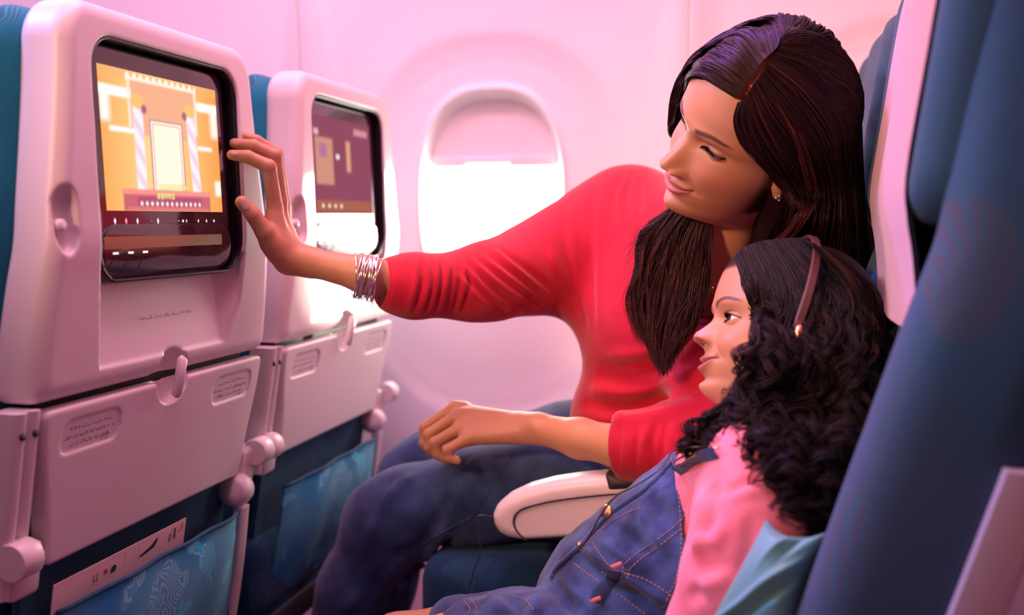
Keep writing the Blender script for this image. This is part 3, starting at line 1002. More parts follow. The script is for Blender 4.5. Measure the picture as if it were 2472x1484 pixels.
CHILD = dict(
    rows=[(.000, .2120, -.001, .2120, .001, .0), (.026, .2105, -.032, .2090, .024, .02), (.050, .2030, -.060, .1980, .046, .04), (.068, .1905, -.080, .182, .060, .05), (.0805, .172, -.091, .160, .0685, .06),
          (.0862, .150, -.094, .138, .0725, .06), (.0885, .131, -.093, .119, .0730, .07), (.0880, .116, -.090, .104, .0715, .08), (.0840, .100, -.085, .090, .0690, .09), (.0830, .086, -.078, .078, .0675, .10),
          (.0840, .072, -.069, .066, .0655, .12), (.0855, .059, -.061, .056, .0620, .15), (.0865, .047, -.055, .046, .0580, .20), (.0860, .036, -.051, .036, .0540, .25), (.0825, .024, -.048, .024, .0490, .30),
          (.0810, .012, -.046, .010, .0440, .33), (.0745, .0030, -.045, .000, .0405, .33), (.060, -.0035, -.045, -.012, .0390, .27), (.042, -.006, -.045, -.022, .0385, .18), (.028, -.012, -.046, -.032, .0390, .08),
          (.022, -.028, -.047, -.044, .0400, .0), (.019, -.055, -.049, -.060, .0410, .0), (.018, -.085, -.052, -.085, .0430, .0), (.018, -.110, -.055, -.110, .0470, .0)],
    nose=[(.110, 0), (.102, .0008), (.095, .0030), (.088, .0075), (.081, .0132), (.0760, .0178), (.0725, .0194), (.0697, .0192), (.0674, .0158), (.0656, .0095), (.0640, .0056), (.0615, .0030), (.0580, .0012), (.052, 0)],
    nose_w=[(.110, .0080), (.098, .0078), (.085, .0095), (.076, .0132), (.068, .0132), (.060, .0118), (.055, .0120)],
    ala=(.0132, .0680, .0055, .0056, .0100), nostril=(.0072, .0645, .0036, .0024, .0050),
    eye=(.0290, .0945, .0124), socket=(.0065, .016, .0105), brow_z=.1130, brow=(.009, .050, .0072), mouth=(.0235, .0410, .0050), lips=(.0052, .0064), cheek=(.040, .066, .0060),
    chin=(.012, .0055), crease_z=.0050)

def head_mesh(pr, eye_open, gaze_drop, smile, skin, lip, dark, hair_root, nrow=330, ncol=360, lash_w=0.0010):
    K = V(pr['rows'])
    rr = catmull(K, 1500)
    # denser rows over the face
    z = (rr[:, 1])
    dens = 0.45 + 1.0 * ((z > 0.015) & (z < pr['brow_z'] + .012)) + 1.2 * (np.abs(z - pr['eye'][1]) < .012) + 1.2 * (np.abs(z - pr['mouth'][1]) < .012)
    dens[rr[:, 0] < 0.06] *= 0.7
    seg = np.linalg.norm(np.diff(rr[:, :4], axis=0), axis=1) * 0.5 * (dens[1:] + dens[:-1])
    s = np.concatenate([[0], np.cumsum(seg)])
    tt = np.interp(np.linspace(0, s[-1], nrow), s, np.arange(1500))
    R = np.stack([np.interp(tt, np.arange(1500), rr[:, i]) for i in range(6)], 1)
    u = np.linspace(-1, 1, ncol, endpoint=False)
    a = pi * (0.30 * u + 0.70 * u ** 3) * 1.0
    ca, sa = np.cos(a)[None], np.sin(a)[None]
    face = smooth(0.19, 0.15, R[:, 1]) * smooth(-0.01, 0.02, R[:, 1])
    p = (1 - 0.22 * face)[:, None]
    cx = np.sign(ca) * np.abs(ca) ** np.where(ca > 0, p, 1.0)
    fx, fz, bx, bz, w, e = (R[:, i][:, None] for i in range(6))
    X = (fx + bx) / 2 + (fx - bx) / 2 * cx
    Z = (fz + bz) / 2 + (fz - bz) / 2 * cx
    Y = w * sa * (1 - e * ca)
    # let rows stay level over the face so the features sit at true heights
    ay = np.abs(Y)
    fr = smooth(-0.05, 0.35, np.broadcast_to(ca, X.shape))
    G = lambda y0, z0, sy, sz: np.exp(-((ay - y0) / sy) ** 2 - ((Z - z0) / sz) ** 2)
    D = np.zeros_like(X)
    ey, ez, er = pr['eye']
    so = pr['socket']
    D -= so[0] * G(ey, ez + .001, so[1], so[2])
    D -= 0.0045 * G(0.0155, ez + .001, 0.0062, 0.0075)
    D += 0.0032 * G(0.030, pr['brow_z'] + .001, 0.022, 0.0065)
    ck = pr['cheek']
    D += ck[2] * G(ck[0], ck[1], 0.019, 0.016)
    nz, nv = zip(*sorted(pr['nose'])); wz, wv = zip(*sorted(pr['nose_w']))
    N = np.interp(Z, nz, nv)
    # smooth interpolation of the bridge
    Wn = np.interp(Z, wz, wv)
    D += N * np.exp(-(ay / Wn) ** 2.3)
    D += 0.0030 * G(0.008, (pr['nose'][4][0]), 0.008, 0.014)
    al = pr['ala']; no = pr['nostril']
    D += al[4] * G(al[0], al[1], al[2], al[3])
    D -= no[4] * G(no[0], no[1], no[2], no[3])
    # fold from nostril to mouth corner
    mw, mz, ms = pr['mouth']
    ms = ms * smile
    p0, p1 = V([al[0] + .006, al[1] + .002]), V([mw + .008, mz + .006])
    t = np.clip(((ay - p0[0]) * (p1 - p0)[0] + (Z - p0[1]) * (p1 - p0)[1]) / ((p1 - p0) @ (p1 - p0)), 0, 1)
    dd = np.sqrt((ay - p0[0] - t * (p1 - p0)[0]) ** 2 + (Z - p0[1] - t * (p1 - p0)[1]) ** 2)
    D -= 0.0016 * smile * np.exp(-(dd / 0.0042) ** 2)
    D -= 0.0009 * G(0, mz + .0125, 0.0030, 0.005)
    # lips
    q = np.clip(1 - (ay / (mw + .001)) ** 2, 0, 1)
    zm = mz + ms * np.clip(ay / mw, 0, 1.2) ** 2 - 0.0006 * np.exp(-(ay / .004) ** 2)
    up_c, lo_c = zm + 0.0050 * q + 0.0008, zm - 0.0062 * q - 0.0008
    bow = 1 - 0.25 * np.exp(-(ay / .0035) ** 2)
    U = np.exp(-((Z - up_c) / (0.0040)) ** 2) * q ** .7 * bow
    Lw = np.exp(-((Z - lo_c) / (0.0050)) ** 2) * q ** .7
    D += pr['lips'][0] * U + pr['lips'][1] * Lw
    D -= 0.0040 * np.exp(-((Z - zm) / 0.0013) ** 2) * np.clip(1.25 - (ay / mw) ** 2, 0, 1) ** .5 * (ay < mw * 1.12)
    D -= 0.0026 * G(mw + .001, mz + ms, 0.0035, 0.0035)
    D -= 0.0035 * G(0, mz - .0185, 0.018, 0.0050)
    D += pr['chin'][1] * G(0, pr['chin'][0], 0.0135, 0.0105)
    X = X + D * fr
    # eyelids over the eyeballs, with an almond opening
    ie = np.argmin(np.abs(R[:, 1] - ez))
    jr = np.argmin(np.abs(Y[ie] - ey) + (ca[0] < 0))
    xc = X[ie, jr] - er + 0.0052
    yy = ay - ey
    rl2 = (er + 0.0011) ** 2 - yy ** 2 - (Z - ez) ** 2
    xs = xc + np.sqrt(np.maximum(rl2, 0))
    m = (rl2 > 0) & (ca > 0)
    X = np.where(m, smax(X, xs, 0.0022), X)
    yn = np.clip(yy / 0.0148, -1, 1)
    alm = np.clip(1 - np.abs(yn + 0.08) ** 2.1, 0, 1)
    zc = ez - gaze_drop + 0.0014 * yn
    zu = zc + eye_open[0] * alm; zl = zc - eye_open[1] * alm
    op = smooth(-0.0004, 0.0004, zu - Z) * smooth(-0.0004, 0.0004, Z - zl) * (np.abs(yy) < 0.0145) * (ca > 0)
    X = X - 0.0050 * op
    X -= 0.0010 * np.exp(-((Z - zu - pr['crease_z']) / 0.0011) ** 2) * alm * (ca > 0)
    P = np.stack([X, Y, Z], -1)
    # colours
    C = np.zeros(P.shape) + V(skin)
    def blend(mask, c, k=1.0):
        mm = np.clip(mask * k, 0, 1)[..., None]
        C[:] = C * (1 - mm) + V(c) * mm
    front = (ca > 0.05) * np.ones_like(X)
    blend(G(ck[0] + .004, ck[1] + .002, 0.022, 0.018) * front, V(skin) * V([1.08, .88, .85]), 0.6)
    ub = smooth(up_c - .0 + 0.0048 * q, up_c + 0.0030 * q, Z) * smooth(zm - .0004, zm + .0002, Z) * (q > 0.02)
    lb = smooth(lo_c - 0.0064 * q - .0008, lo_c - 0.0044 * q, Z) * smooth(zm + .0004, zm - .0002, Z) * (q > 0.02)
    blend(np.clip(ub + lb, 0, 1) * front, lip)
    blend(np.exp(-((Z - zm) / 0.0009) ** 2) * (ay < mw * 1.08) * front, V(lip) * .35, 0.9)
    b0, b1, bh = pr['brow']
    bt = np.clip((ay - b0) / (b1 - b0), 0, 1)
    bz_ = pr['brow_z'] - .001 + bh * np.sin(np.clip(bt * 1.25, 0, 1) * pi * .62) - 0.004 * bt ** 3
    bw = 0.0042 * (1 - 0.60 * bt)
    rs = np.random.default_rng(5)
    streak = 0.75 + 0.25 * np.sin(ay * 2600 + Z * 1500)
    blend(np.exp(-((Z - bz_) / bw) ** 4) * smooth(b0 - .003, b0 + .004, ay) * smooth(b1 + .003, b1 - .006, ay) * front, dark, 0.85)
    lash = np.exp(-((Z - zu - .0004) / lash_w) ** 2) + 0.55 * np.exp(-((Z - zl) / 0.0007) ** 2)
    blend(lash * (np.abs(yy) < 0.0152) * front, V(dark) * .35)
    blend(op, V(dark) * .25)
    blend(np.exp(-((Z - zu - pr['crease_z']) / .0011) ** 2) * alm * front, V(skin) * .55, .6)
    blend(no[4] * 0 + G(no[0], no[1] - .0002, .0030, .0017) * front, V(skin) * .12, .95)
    sc = hair_root(P)
    blend(sc, V(dark) * .5)
    Fq = grid_faces(nrow, ncol)[:, ::-1]
    eyes = [(xc, sgn * ey, ez, er) for sgn in (1, -1)]
    lid = dict(y=ey, zu=lambda yn_: ez - gaze_drop + .0014 * yn_ + eye_open[0] * np.clip(1 - abs(yn_ + .08) ** 2.1, 0, 1), xc=xc, ez=ez, er=er)
    return P.reshape(-1, 3), Fq, C.reshape(-1, 3), eyes, lid

def ear_mesh(h=0.0016):
    """left ear, local to the head: rim, bowl, lobe"""
    prims = []
    n = 14
    th = np.linspace(radians(-60), radians(215), n)
    ring = [V([-0.008 + 0.0165 * cos(t) * 0.95, 0.0, 0.002 + 0.0255 * sin(t)]) for t in th]
    for i in range(n - 1):
        prims.append(('c', ring[i], ring[i + 1], 0.0036, 0.0036))
    prims.append(('e', (-0.006, -0.004, -0.001), (0.0150, 0.0045, 0.0235), None))
    prims.append(('c', (0.002, -0.001, -0.018), (-0.002, -0.0005, -0.027), 0.0070, 0.0065))
    prims.append(('c', (0.006, -0.001, -0.004), (0.006, 0.0005, -0.010), 0.0040, 0.0035))
    f0 = blobs(prims, 0.004)
    def f(X, Y, Z):
        return smax(f0(X, Y, Z), -d_ell(X, Y, Z, (-0.002, 0.006, -0.003), (0.0075, 0.0065, 0.011)), 0.003)
    P, Fq = surface_nets(f, (-0.034, -0.015, -0.04), (0.02, 0.012, 0.036), h)
    return relax(P, Fq, 1), Fq

def eyeball(parent, c, r, Rm, T, sc, look, iris_c, white=(0.80, 0.76, 0.74)):
    n = 48
    th, ph = np.meshgrid(np.linspace(0, pi, n), np.linspace(0, 2 * pi, n, endpoint=False), indexing='ij')
    d = nrm(look)
    a = nrm(np.cross(d, [0, 0.1, 1])); b = np.cross(d, a)
    v = (np.cos(th)[..., None] * d + np.sin(th)[..., None] * (np.cos(ph)[..., None] * a + np.sin(ph)[..., None] * b))
    C = np.zeros(v.shape) + V(white)
    ir = np.sin(th) * r
    C[(th < 1.2) & (ir < 0.0060)] = V(iris_c) * .5
    C[(th < 1.2) & (ir < 0.0053)] = iris_c
    C[(th < 1.2) & (ir < 0.0024)] = (0.003, 0.003, 0.003)
    P = (V(c) + v * r).reshape(-1, 3)
    me = mesh_data('eye', (P * sc) @ Rm.T + T, grid_faces(n, n)[:, ::-1], M_EYE, True, C.reshape(-1, 3))
    return obj('eye', me, parent)

M_SKIN = attr_mat('skin', 0.46, sub=0.12, spec=0.4, bump=(900.0, 0.08, 0.0006))
M_EYE = attr_mat('eye_surface', 0.06, spec=0.6)
M_LASH = mat('eyelash', (0.006, 0.004, 0.005), 1.0, spec=0.0)

def lashes(parent, lid, Rm, T, sc, down=0.3, length=0.006):
    mb = MB()
    for sgn in (1, -1):
        for k in range(30):
            yn = -0.85 + 1.8 * k / 29
            z = lid['zu'](yn); y = yn * 0.0148
            x = lid['xc'] + sqrt(max((lid['er'] + .0012) ** 2 - y * y - (z - lid['ez']) ** 2, 0)) - .0003
            p0 = V([x, sgn * (lid['y'] + y), z])
            L = length * (0.6 + 0.4 * (yn + 1) / 2)
            d = nrm([1.0, sgn * (0.25 + yn * 0.7), -down])
            pts = [p0, p0 + d * L * .5, p0 + d * L + V([0, 0, L * .35])]
            mb.tube([(q * sc) @ Rm.T + T for q in pts], [0.00028, 0.00022, 0.00006], 4, cap=False)
    return tag(mb.build('eyelashes', M_LASH, parent), kind='stuff')
from mathutils.bvhtree import BVHTree

def bvh_of(P, Fq):
    return BVHTree.FromPolygons(np.asarray(P, float).tolist(), np.asarray(Fq).tolist())

def hit(bvh, px, py, off=0.0, y=None):
    """point where the view ray of a pixel meets a surface, lifted by off; else the given distance"""
    d = nrm(FWD + RGT * (px - W_PX / 2) / F_PX - UPV * (py - H_PX / 2) / F_PX)
    p, n, i, dist = bvh.ray_cast(Vector(CAM), Vector(d))
    if p is None:
        return at(px, py, y) if y is not None else None
    n = V(n)
    if n @ d > 0:
        n = -n
    return V(p) + n * off

def join(*parts):
    """parts: (P, Fq, C) -> one mesh's arrays"""
    Ps, Fs, Cs, k = [], [], [], 0
    for P, Fq, C in parts:
        Ps.append(P); Fs.append(Fq + k); k += len(P)
        Cs.append(np.broadcast_to(V(C), P.shape) if np.ndim(C) == 1 else C)
    return np.vstack(Ps), np.vstack(Fs), np.vstack(Cs)

def chain(pts, k=None):
    """pts: (px, py, y, r) -> capsules"""
    q = [(at(*p[:3]), p[3]) for p in pts]
    return [('c', q[i][0], q[i + 1][0], q[i][1], q[i + 1][1]) + ((k,) if k else ()) for i in range(len(q) - 1)]

def cut_blob(prims, k, h, cuts, it=2, extra=None):
    """cuts: (point, outward normal, radius): remove what lies beyond the plane within radius"""
    f0 = blobs(prims, k)
    def f(X, Y, Z):
        D = f0(X, Y, Z)
        for c, n, rad in cuts:
            pl = -((X - c[0]) * n[0] + (Y - c[1]) * n[1] + (Z - c[2]) * n[2])
            sp = np.sqrt((X - c[0]) ** 2 + (Y - c[1]) ** 2 + (Z - c[2]) ** 2) - rad
            D = smax(D, -np.maximum(pl, sp), 0.003)
        if extra:
            D = extra(D, X, Y, Z)
        return D
    lo, hi = prim_bounds(prims, 3 * h + k * 0.3)
    P, Fq = surface_nets(f, lo, hi, h)
    return relax(P, Fq, it), Fq

def wrinkle(P, Fq, folds):
    """push a surface in or out along fold lines; folds: (points(n,3), width, height)"""
    N = normals(P, Fq)
    D = np.zeros(len(P))
    for pts, w, hgt in folds:
        Q = V(pts)
        lo, hi = Q.min(0) - 3 * w, Q.max(0) + 3 * w
        m = np.nonzero(((P > lo) & (P < hi)).all(1))[0]
        if len(m) == 0:
            continue
        p = P[m]
        best = np.full(len(m), 1e9); par = np.zeros(len(m))
        for i in range(len(Q) - 1):
            e = Q[i + 1] - Q[i]
            t = np.clip(((p - Q[i]) @ e) / (e @ e + 1e-12), 0, 1)
            d = np.linalg.norm(p - Q[i] - t[:, None] * e, axis=1)
            b = d < best
            best = np.where(b, d, best); par = np.where(b, (i + t) / (len(Q) - 1), par)
        fade = np.sin(np.clip(par, 0, 1) * pi) ** 0.5 * 0.85 + 0.15
        D[m] += hgt * np.exp(-(best / w) ** 2) * fade
    return P + N * D[:, None]

def px_folds(bvh, lines, seg=10):
    out = []
    for pts, w, hgt in lines:
        c = catmull([(a, b) for a, b in pts], seg)
        q = [hit(bvh, a, b, 0.0) for a, b in c]
        q = [p for p in q if p is not None]
        if len(q) > 1:
            out.append((q, w, hgt))
    return out

def noise3(P, s, seed=0):
    r = np.random.default_rng(seed)
    v = np.zeros(len(P))
    for k in range(6):
        d = nrm(r.normal(size=3)) * s * r.uniform(.6, 1.6)
        v += np.sin(P @ d + r.uniform(0, 6.28))
    return v / 6

# ---- cloth and hair materials
def cloth_mat(name, color, color2, scale=2600.0, rough=0.8, bump=0.25, sheen=0.25):
    m = mat(name, color, rough, sheen=sheen, spec=0.25)
    t = NT(m)
    co = t.coord()
    no = t.n('ShaderNodeTexNoise', Scale=scale, Detail=1.0); t.l(co, no.inputs['Vector'])
    n2 = t.n('ShaderNodeTexNoise', Scale=26.0, Detail=4.0); t.l(co, n2.inputs['Vector'])
    t.l(t.mix(t.ramp(n2.outputs[0], [(0.36, (0, 0, 0)), (0.68, (1, 1, 1))]), color, color2), t.b.inputs['Base Color'])
    t.bump(no.outputs[0], bump, 0.0008)
    return m

M_RED = cloth_mat('red_jersey', (0.44, 0.004, 0.026), (0.52, 0.006, 0.036), sheen=0.26)
M_JEANS = cloth_mat('dark_denim', (0.020, 0.046, 0.135), (0.050, 0.105, 0.26), rough=0.85, bump=0.4)
M_DENIM = cloth_mat('blue_denim', (0.014, 0.032, 0.115), (0.065, 0.130, 0.33), rough=0.85, bump=0.45)
M_PINK = cloth_mat('pink_cotton', (0.88, 0.20, 0.26), (0.92, 0.26, 0.32))
M_PILLOW = cloth_mat('teal_satin', (0.13, 0.38, 0.38), (0.15, 0.42, 0.42), rough=0.38, bump=0.05)
M_STITCH = mat('tan_thread', (0.42, 0.24, 0.16), 0.8)
M_GOLD = mat('aged_brass', (0.55, 0.33, 0.12), 0.35, metal=1.0)

def hair_mat(name, c0, c1, rough=0.36):
    m = mat(name, c0, rough, spec=0.28)
    t = NT(m)
    g = t.n('ShaderNodeVertexColor', layer_name='Col')
    t.l(g.outputs[0], t.b.inputs['Base Color'])
    t.b.inputs['Anisotropic'].default_value = 0.5
    return m
M_HAIRW = hair_mat('hair_brown', (0.03, 0.01, 0.008), (0.1, 0.03, 0.02), 0.42)
M_HAIRG = hair_mat('hair_black_brown', (0.012, 0.006, 0.006), (0.05, 0.02, 0.015), 0.55)

def strand_mesh(curves, r0, r1, cols, sides=3):
    """curves (n, m, 3) -> tapering tubes in one mesh"""
    n, m, _ = curves.shape
    T = np.gradient(curves, axis=1)
    T /= np.linalg.norm(T, axis=2, keepdims=True) + 1e-12
    ref = V([0.23, 0.41, 0.88])
    A = np.cross(T, ref); A /= np.linalg.norm(A, axis=2, keepdims=True) + 1e-12
    B = np.cross(T, A)
    rr = (r0 + (r1 - r0) * np.linspace(0, 1, m) ** 2.5)[None, :, None]
    ang = np.arange(sides) * 2 * pi / sides
    V_ = np.stack([curves + rr * (cos(a) * A + sin(a) * B) for a in ang], 2)      # n,m,s,3
    i, j, k = np.meshgrid(np.arange(n), np.arange(m - 1), np.arange(sides), indexing='ij')
    k2 = (k + 1) % sides
    base = i * m * sides
    Fq = np.stack([base + j * sides + k, base + j * sides + k2, base + (j + 1) * sides + k2, base + (j + 1) * sides + k], -1).reshape(-1, 4)
    C = np.repeat(cols[:, None, :], m * sides, 1).reshape(-1, 3)
    return V_.reshape(-1, 3), Fq, C

def guide_field(guides, m):
    """guides: list of 3D polylines -> function u in [0,1] -> curve (m,3)"""
    G = np.stack([catmull(g, m) for g in guides])             # g,m,3
    def f(u):
        x = V(u) * (len(G) - 1)
        i = np.clip(x.astype(int), 0, len(G) - 2)
        t = (x - i)[:, None, None]
        t = t * t * (3 - 2 * t) * 0.5 + t * 0.5
        return G[i] * (1 - t) + G[i + 1] * t
    return f, G
# ------------------------------------------------------------------ the woman
SKIN_W = (0.52, 0.255, 0.145)
R_W = frame((-0.793, -0.590, -0.151), (0.304, -0.597, 0.742)); T_W = V([-0.049, 1.271, 1.045])
woman = thing('person', (-0.12, 1.47, 0.50), 'woman in a red top reaching towards the film screen', 'person', world_parts=True)

def root_w(P):
    x, y, z = P[..., 0], P[..., 1], P[..., 2]
    # scalp under the hair: everything behind the hairline
    line = 0.190 - 0.030 * smooth(0.03, 0.065, np.abs(y)) - 0.9 * np.maximum(0, np.abs(y) - 0.064)
    return smooth(-0.004, 0.004, z - line) * smooth(0.02, 0.03, z) * smooth(-0.02, 0.0, z - 0.05) + smooth(0.03, 0.01, x) * smooth(0.02, 0.03, z) * (1 - smooth(-0.004, 0.004, z - line))

HP, HF, HC, eyes_w, lid_w = head_mesh(ADULT, (0.0034, 0.0012), 0.0030, 1.0, SKIN_W, (0.44, 0.135, 0.105), (0.035, 0.014, 0.010), root_w, lash_w=0.0021)
HPw = HP @ R_W.T + T_W
# bare skin along the parting
_pl = V([hit(bvh_of(HPw, HF), a, b) for a, b in catmull([(1788, 240), (1812, 200), (1845, 158), (1876, 112)], 12)])
_d = np.min(np.linalg.norm(HPw[:, None, :] - _pl[None], axis=2), axis=1)
_k = smooth(0.0075, 0.0045, _d)[:, None]
HC = HC * (1 - _k) + V(SKIN_W) * V([1.35, .85, .70]) * _k
EP, EF = ear_mesh()
ears = []
for sg in (1, -1):
    Q = (EP @ np.array(Matrix.Rotation(radians(-20), 3, 'Z')).T + V([-.002, .072, .094])) * V([1, sg, 1])
    ears.append((Q @ R_W.T + T_W, EF if sg > 0 else EF[:, ::-1], SKIN_W))

# hands: capsules per finger bone, rooted in the palm
def hand(fingers, palm, k, h):
    prims = []
    for f in fingers:
        prims += chain(f)
    f_f = [blobs(chain(f), 0.003) for f in fingers]
    f_p = blobs(palm, 0.012)
    def fn(X, Y, Z):
        D = f_p(X, Y, Z)
        for g in f_f:
            D = smin(D, g(X, Y, Z), k)
        return D
    lo, hi = prim_bounds(prims + palm, 0.01)
    P, Fq = surface_nets(fn, lo, hi, h)
    return relax(P, Fq, 2, 0.5), Fq

# right hand, fingertips on the edge of the screen
rf = [
    [(668, 540, 1.165, .0099), (664, 500, 1.166, .0099), (649, 402, 1.156, .0093), (598, 378, 1.146, .0081), (560, 374, 1.139, .0068)],      # index
    [(678, 528, 1.187, .0099), (676, 485, 1.187, .0099), (663, 376, 1.178, .0094), (612, 352, 1.166, .0082), (566, 346, 1.158, .0068)],      # middle
    [(684, 530, 1.207, .0099), (683, 490, 1.207, .0096), (668, 372, 1.198, .0087), (620, 340, 1.186, .0076), (582, 328, 1.178, .0063)],      # ring
    [(687, 545, 1.224, .0094), (688, 505, 1.225, .0085), (676, 420, 1.218, .0076), (640, 395, 1.208, .0068), (612, 385, 1.202, .0057)],      # little
    [(672, 612, 1.158, .0135), (640, 560, 1.140, .0122), (611, 518, 1.128, .0099), (584, 488, 1.121, .0085)],                                # thumb
]
def palmset(*rows):
    out = []
    for r in rows:
        out += chain(r)
    return out
rp = palmset([(700, 622, 1.172, .0165), (664, 545, 1.168, .0115)], [(706, 618, 1.185, .0160), (676, 532, 1.188, .0115)],
             [(706, 622, 1.196, .0155), (684, 535, 1.208, .0110)], [(704, 630, 1.204, .0150), (688, 552, 1.223, .0105)],
             [(690, 630, 1.172, .0150), (652, 585, 1.150, .0135)], [(668, 590, 1.160, .0130), (660, 525, 1.164, .0110)],
             [(712, 626, 1.182, .0185), (745, 632, 1.186, .0180), (880, 662, 1.200, .0232), (1000, 690, 1.25, .028), (1140, 688, 1.32, .033), (1320, 640, 1.43, .042), (1500, 545, 1.51, .05)])
RP, RF = hand(rf, rp, 0.0055, 0.0019)
# left hand, loose on the thigh
lf = [
    [(1125, 985, 1.358, .0098), (1098, 984, 1.352, .0092), (1026, 1032, 1.338, .0084), (1024, 1070, 1.334, .0074), (1040, 1092, 1.334, .0064)],
    [(1130, 1004, 1.340, .0100), (1100, 1006, 1.334, .0095), (1036, 1048, 1.318, .0084), (1036, 1080, 1.316, .0074), (1054, 1098, 1.318, .0064)],
    [(1135, 1028, 1.322, .0096), (1106, 1036, 1.316, .0090), (1050, 1068, 1.302, .0080), (1056, 1096, 1.302, .0070), (1078, 1110, 1.304, .0062)],
    [(1145, 1050, 1.306, .0088), (1122, 1062, 1.302, .0082), (1080, 1086, 1.292, .0072), (1084, 1106, 1.292, .0065), (1104, 1112, 1.294, .0060)],
    [(1180, 1030, 1.360, .0120), (1130, 1050, 1.366, .0105), (1088, 1078, 1.362, .0088), (1066, 1094, 1.356, .0074)],
]
lp = palmset([(1262, 1026, 1.338, .0150), (1112, 992, 1.352, .0112)], [(1262, 1030, 1.332, .0155), (1116, 1008, 1.336, .0118)],
             [(1262, 1036, 1.326, .0155), (1122, 1034, 1.318, .0118)], [(1264, 1042, 1.318, .0150), (1136, 1056, 1.306, .0112)],
             [(1262, 1032, 1.328, .0190), (1300, 1034, 1.322, .0200), (1400, 1058, 1.295, .0258), (1500, 1078, 1.27, .0275), (1700, 1060, 1.285, .034), (1780, 800, 1.36, .042)])
LP, LF = hand(lf, lp, 0.0055, 0.0019)
LPv = LP.copy()
# knuckles and tendons
NB = normals(LP, LF)
tb = np.zeros(len(LP))
for f, b in zip(lf[:4], ((1250, 1018, 1.335), (1252, 1026, 1.330), (1254, 1034, 1.325), (1256, 1040, 1.320))):
    a, c = at(*f[1][:3]), at(*b)
    tb += 0.0016 * np.exp(-(np.linalg.norm(LP - a, axis=1) / 0.009) ** 2)
    e = c - a
    t = np.clip((LP - a) @ e / (e @ e), 0, 1)
    tb += 0.0008 * np.exp(-(np.linalg.norm(LP - a - t[:, None] * e - V([0, 0, .012]), axis=1) / 0.006) ** 2)
tb += 0.0024 * np.exp(-(np.linalg.norm(LP - (at(1283, 1022, 1.30)), axis=1) / 0.010) ** 2)
LP = LP + NB * tb[:, None]

# torso, inside the clothes
TP, TF = blob_mesh([('c', HPw[-180], at(1650, 740, 1.43), .045, .060), ('c', at(1530, 570, 1.51), at(1780, 800, 1.37), .050, .045), ('c', at(1640, 740, 1.44), at(1620, 1060, 1.46), .060, .080)], 0.05, 0.008)

def skin_tone(P, base, seed):
    n = noise3(P, 60, seed)
    return V(base) * (1 + 0.06 * n[:, None] * V([0.6, 1, 1]))
BP, BF, BC = join((HPw, HF, HC), *ears, (RP, RF, skin_tone(RP, SKIN_W, 1)), (LP, LF, skin_tone(LP, SKIN_W, 2)), (TP, TF, SKIN_W))
body_w = obj('body', mesh_data('body', BP, BF, M_SKIN, True, BC), woman)
for c in eyes_w:
    eyeball(woman, c[:3], c[3], R_W, T_W, 1.0, (1, 0.05, -.45), (0.030, 0.013, 0.009), (0.32, 0.26, 0.24))
lashes(woman, lid_w, R_W, T_W, 1.0, 0.55, 0.0075)

# nails
M_NAIL = mat('fingernail', (0.62, 0.36, 0.28), 0.25, coat=0.4)
bvR, bvL = bvh_of(RP, RF), bvh_of(LP, LF)
def nail(bv, px, py, w, hgt, ang, parent):
    c = hit(bv, px, py, 0.0)
    if c is None:
        return
    up = cos(radians(ang)); sd = sin(radians(ang))
    pts = []
    for a in np.linspace(0, 2 * pi, 16, endpoint=False):
        qx, qy = w * cos(a), hgt * sin(a)
        p = hit(bv, px + qx * up - qy * sd, py + qx * sd + qy * up, 0.0006)
        pts.append(p if p is not None else c)
    MB().add(np.vstack([pts, [hit(bv, px, py, 0.0010)]]), [(i, (i + 1) % 16, 16) for i in range(16)]).build('fingernail', M_NAIL, parent)
nail(bvR, 571, 345, 9, 4.5, 8, woman); nail(bvR, 566, 370, 9, 4.5, 12, woman); nail(bvR, 591, 494, 8, 13, -32, woman)

# red top
top_pr = chain([(916, 685, 1.215, .0295), (1000, 690, 1.25, .0345), (1130, 688, 1.31, .0390), (1200, 674, 1.35, .0465), (1300, 645, 1.42, .0600), (1410, 608, 1.475, .0770), (1520, 552, 1.515, .0860)])
top_pr += chain([(1520, 552, 1.515, .0860), (1640, 640, 1.44, .086), (1780, 780, 1.36, .066)])
top_pr += chain([(1560, 640, 1.47, .088), (1608, 770, 1.425, .1000), (1590, 910, 1.445, .0880), (1562, 1015, 1.46, .1030), (1580, 1080, 1.46, .110)])
top_pr += chain([(1440, 690, 1.47, .060), (1530, 790, 1.45, .075)])
top_pr += chain([(1780, 790, 1.36, .064), (1745, 930, 1.33, .054), (1700, 1050, 1.285, .048), (1600, 1078, 1.262, .0380), (1500, 1078, 1.268, .0315), (1478, 1077, 1.27, .0305)])
cR, cL = at(922, 684, 1.218), at(1499, 1077, 1.268)
nR = nrm(at(900, 684, 1.21) - at(1000, 690, 1.25)); nL = nrm(at(1480, 1077, 1.27) - at(1600, 1078, 1.25))
neck_c = HPw[-180]
# scoop neck opening around the base of the neck
def scoop(D, X, Y, Z):
    a, b = at(1735, 560, 1.27), at(1690, 690, 1.30)
    return smax(D, -(d_cone(X, Y, Z, a, b, .075, .052)), 0.004)
WP, WF = cut_blob(top_pr, 0.045, 0.0042, [(cR, nR, 0.07), (cL, nL, 0.07)], 2, scoop)
bvT = bvh_of(WP, WF)
lines = []
r = np.random.default_rng(21)
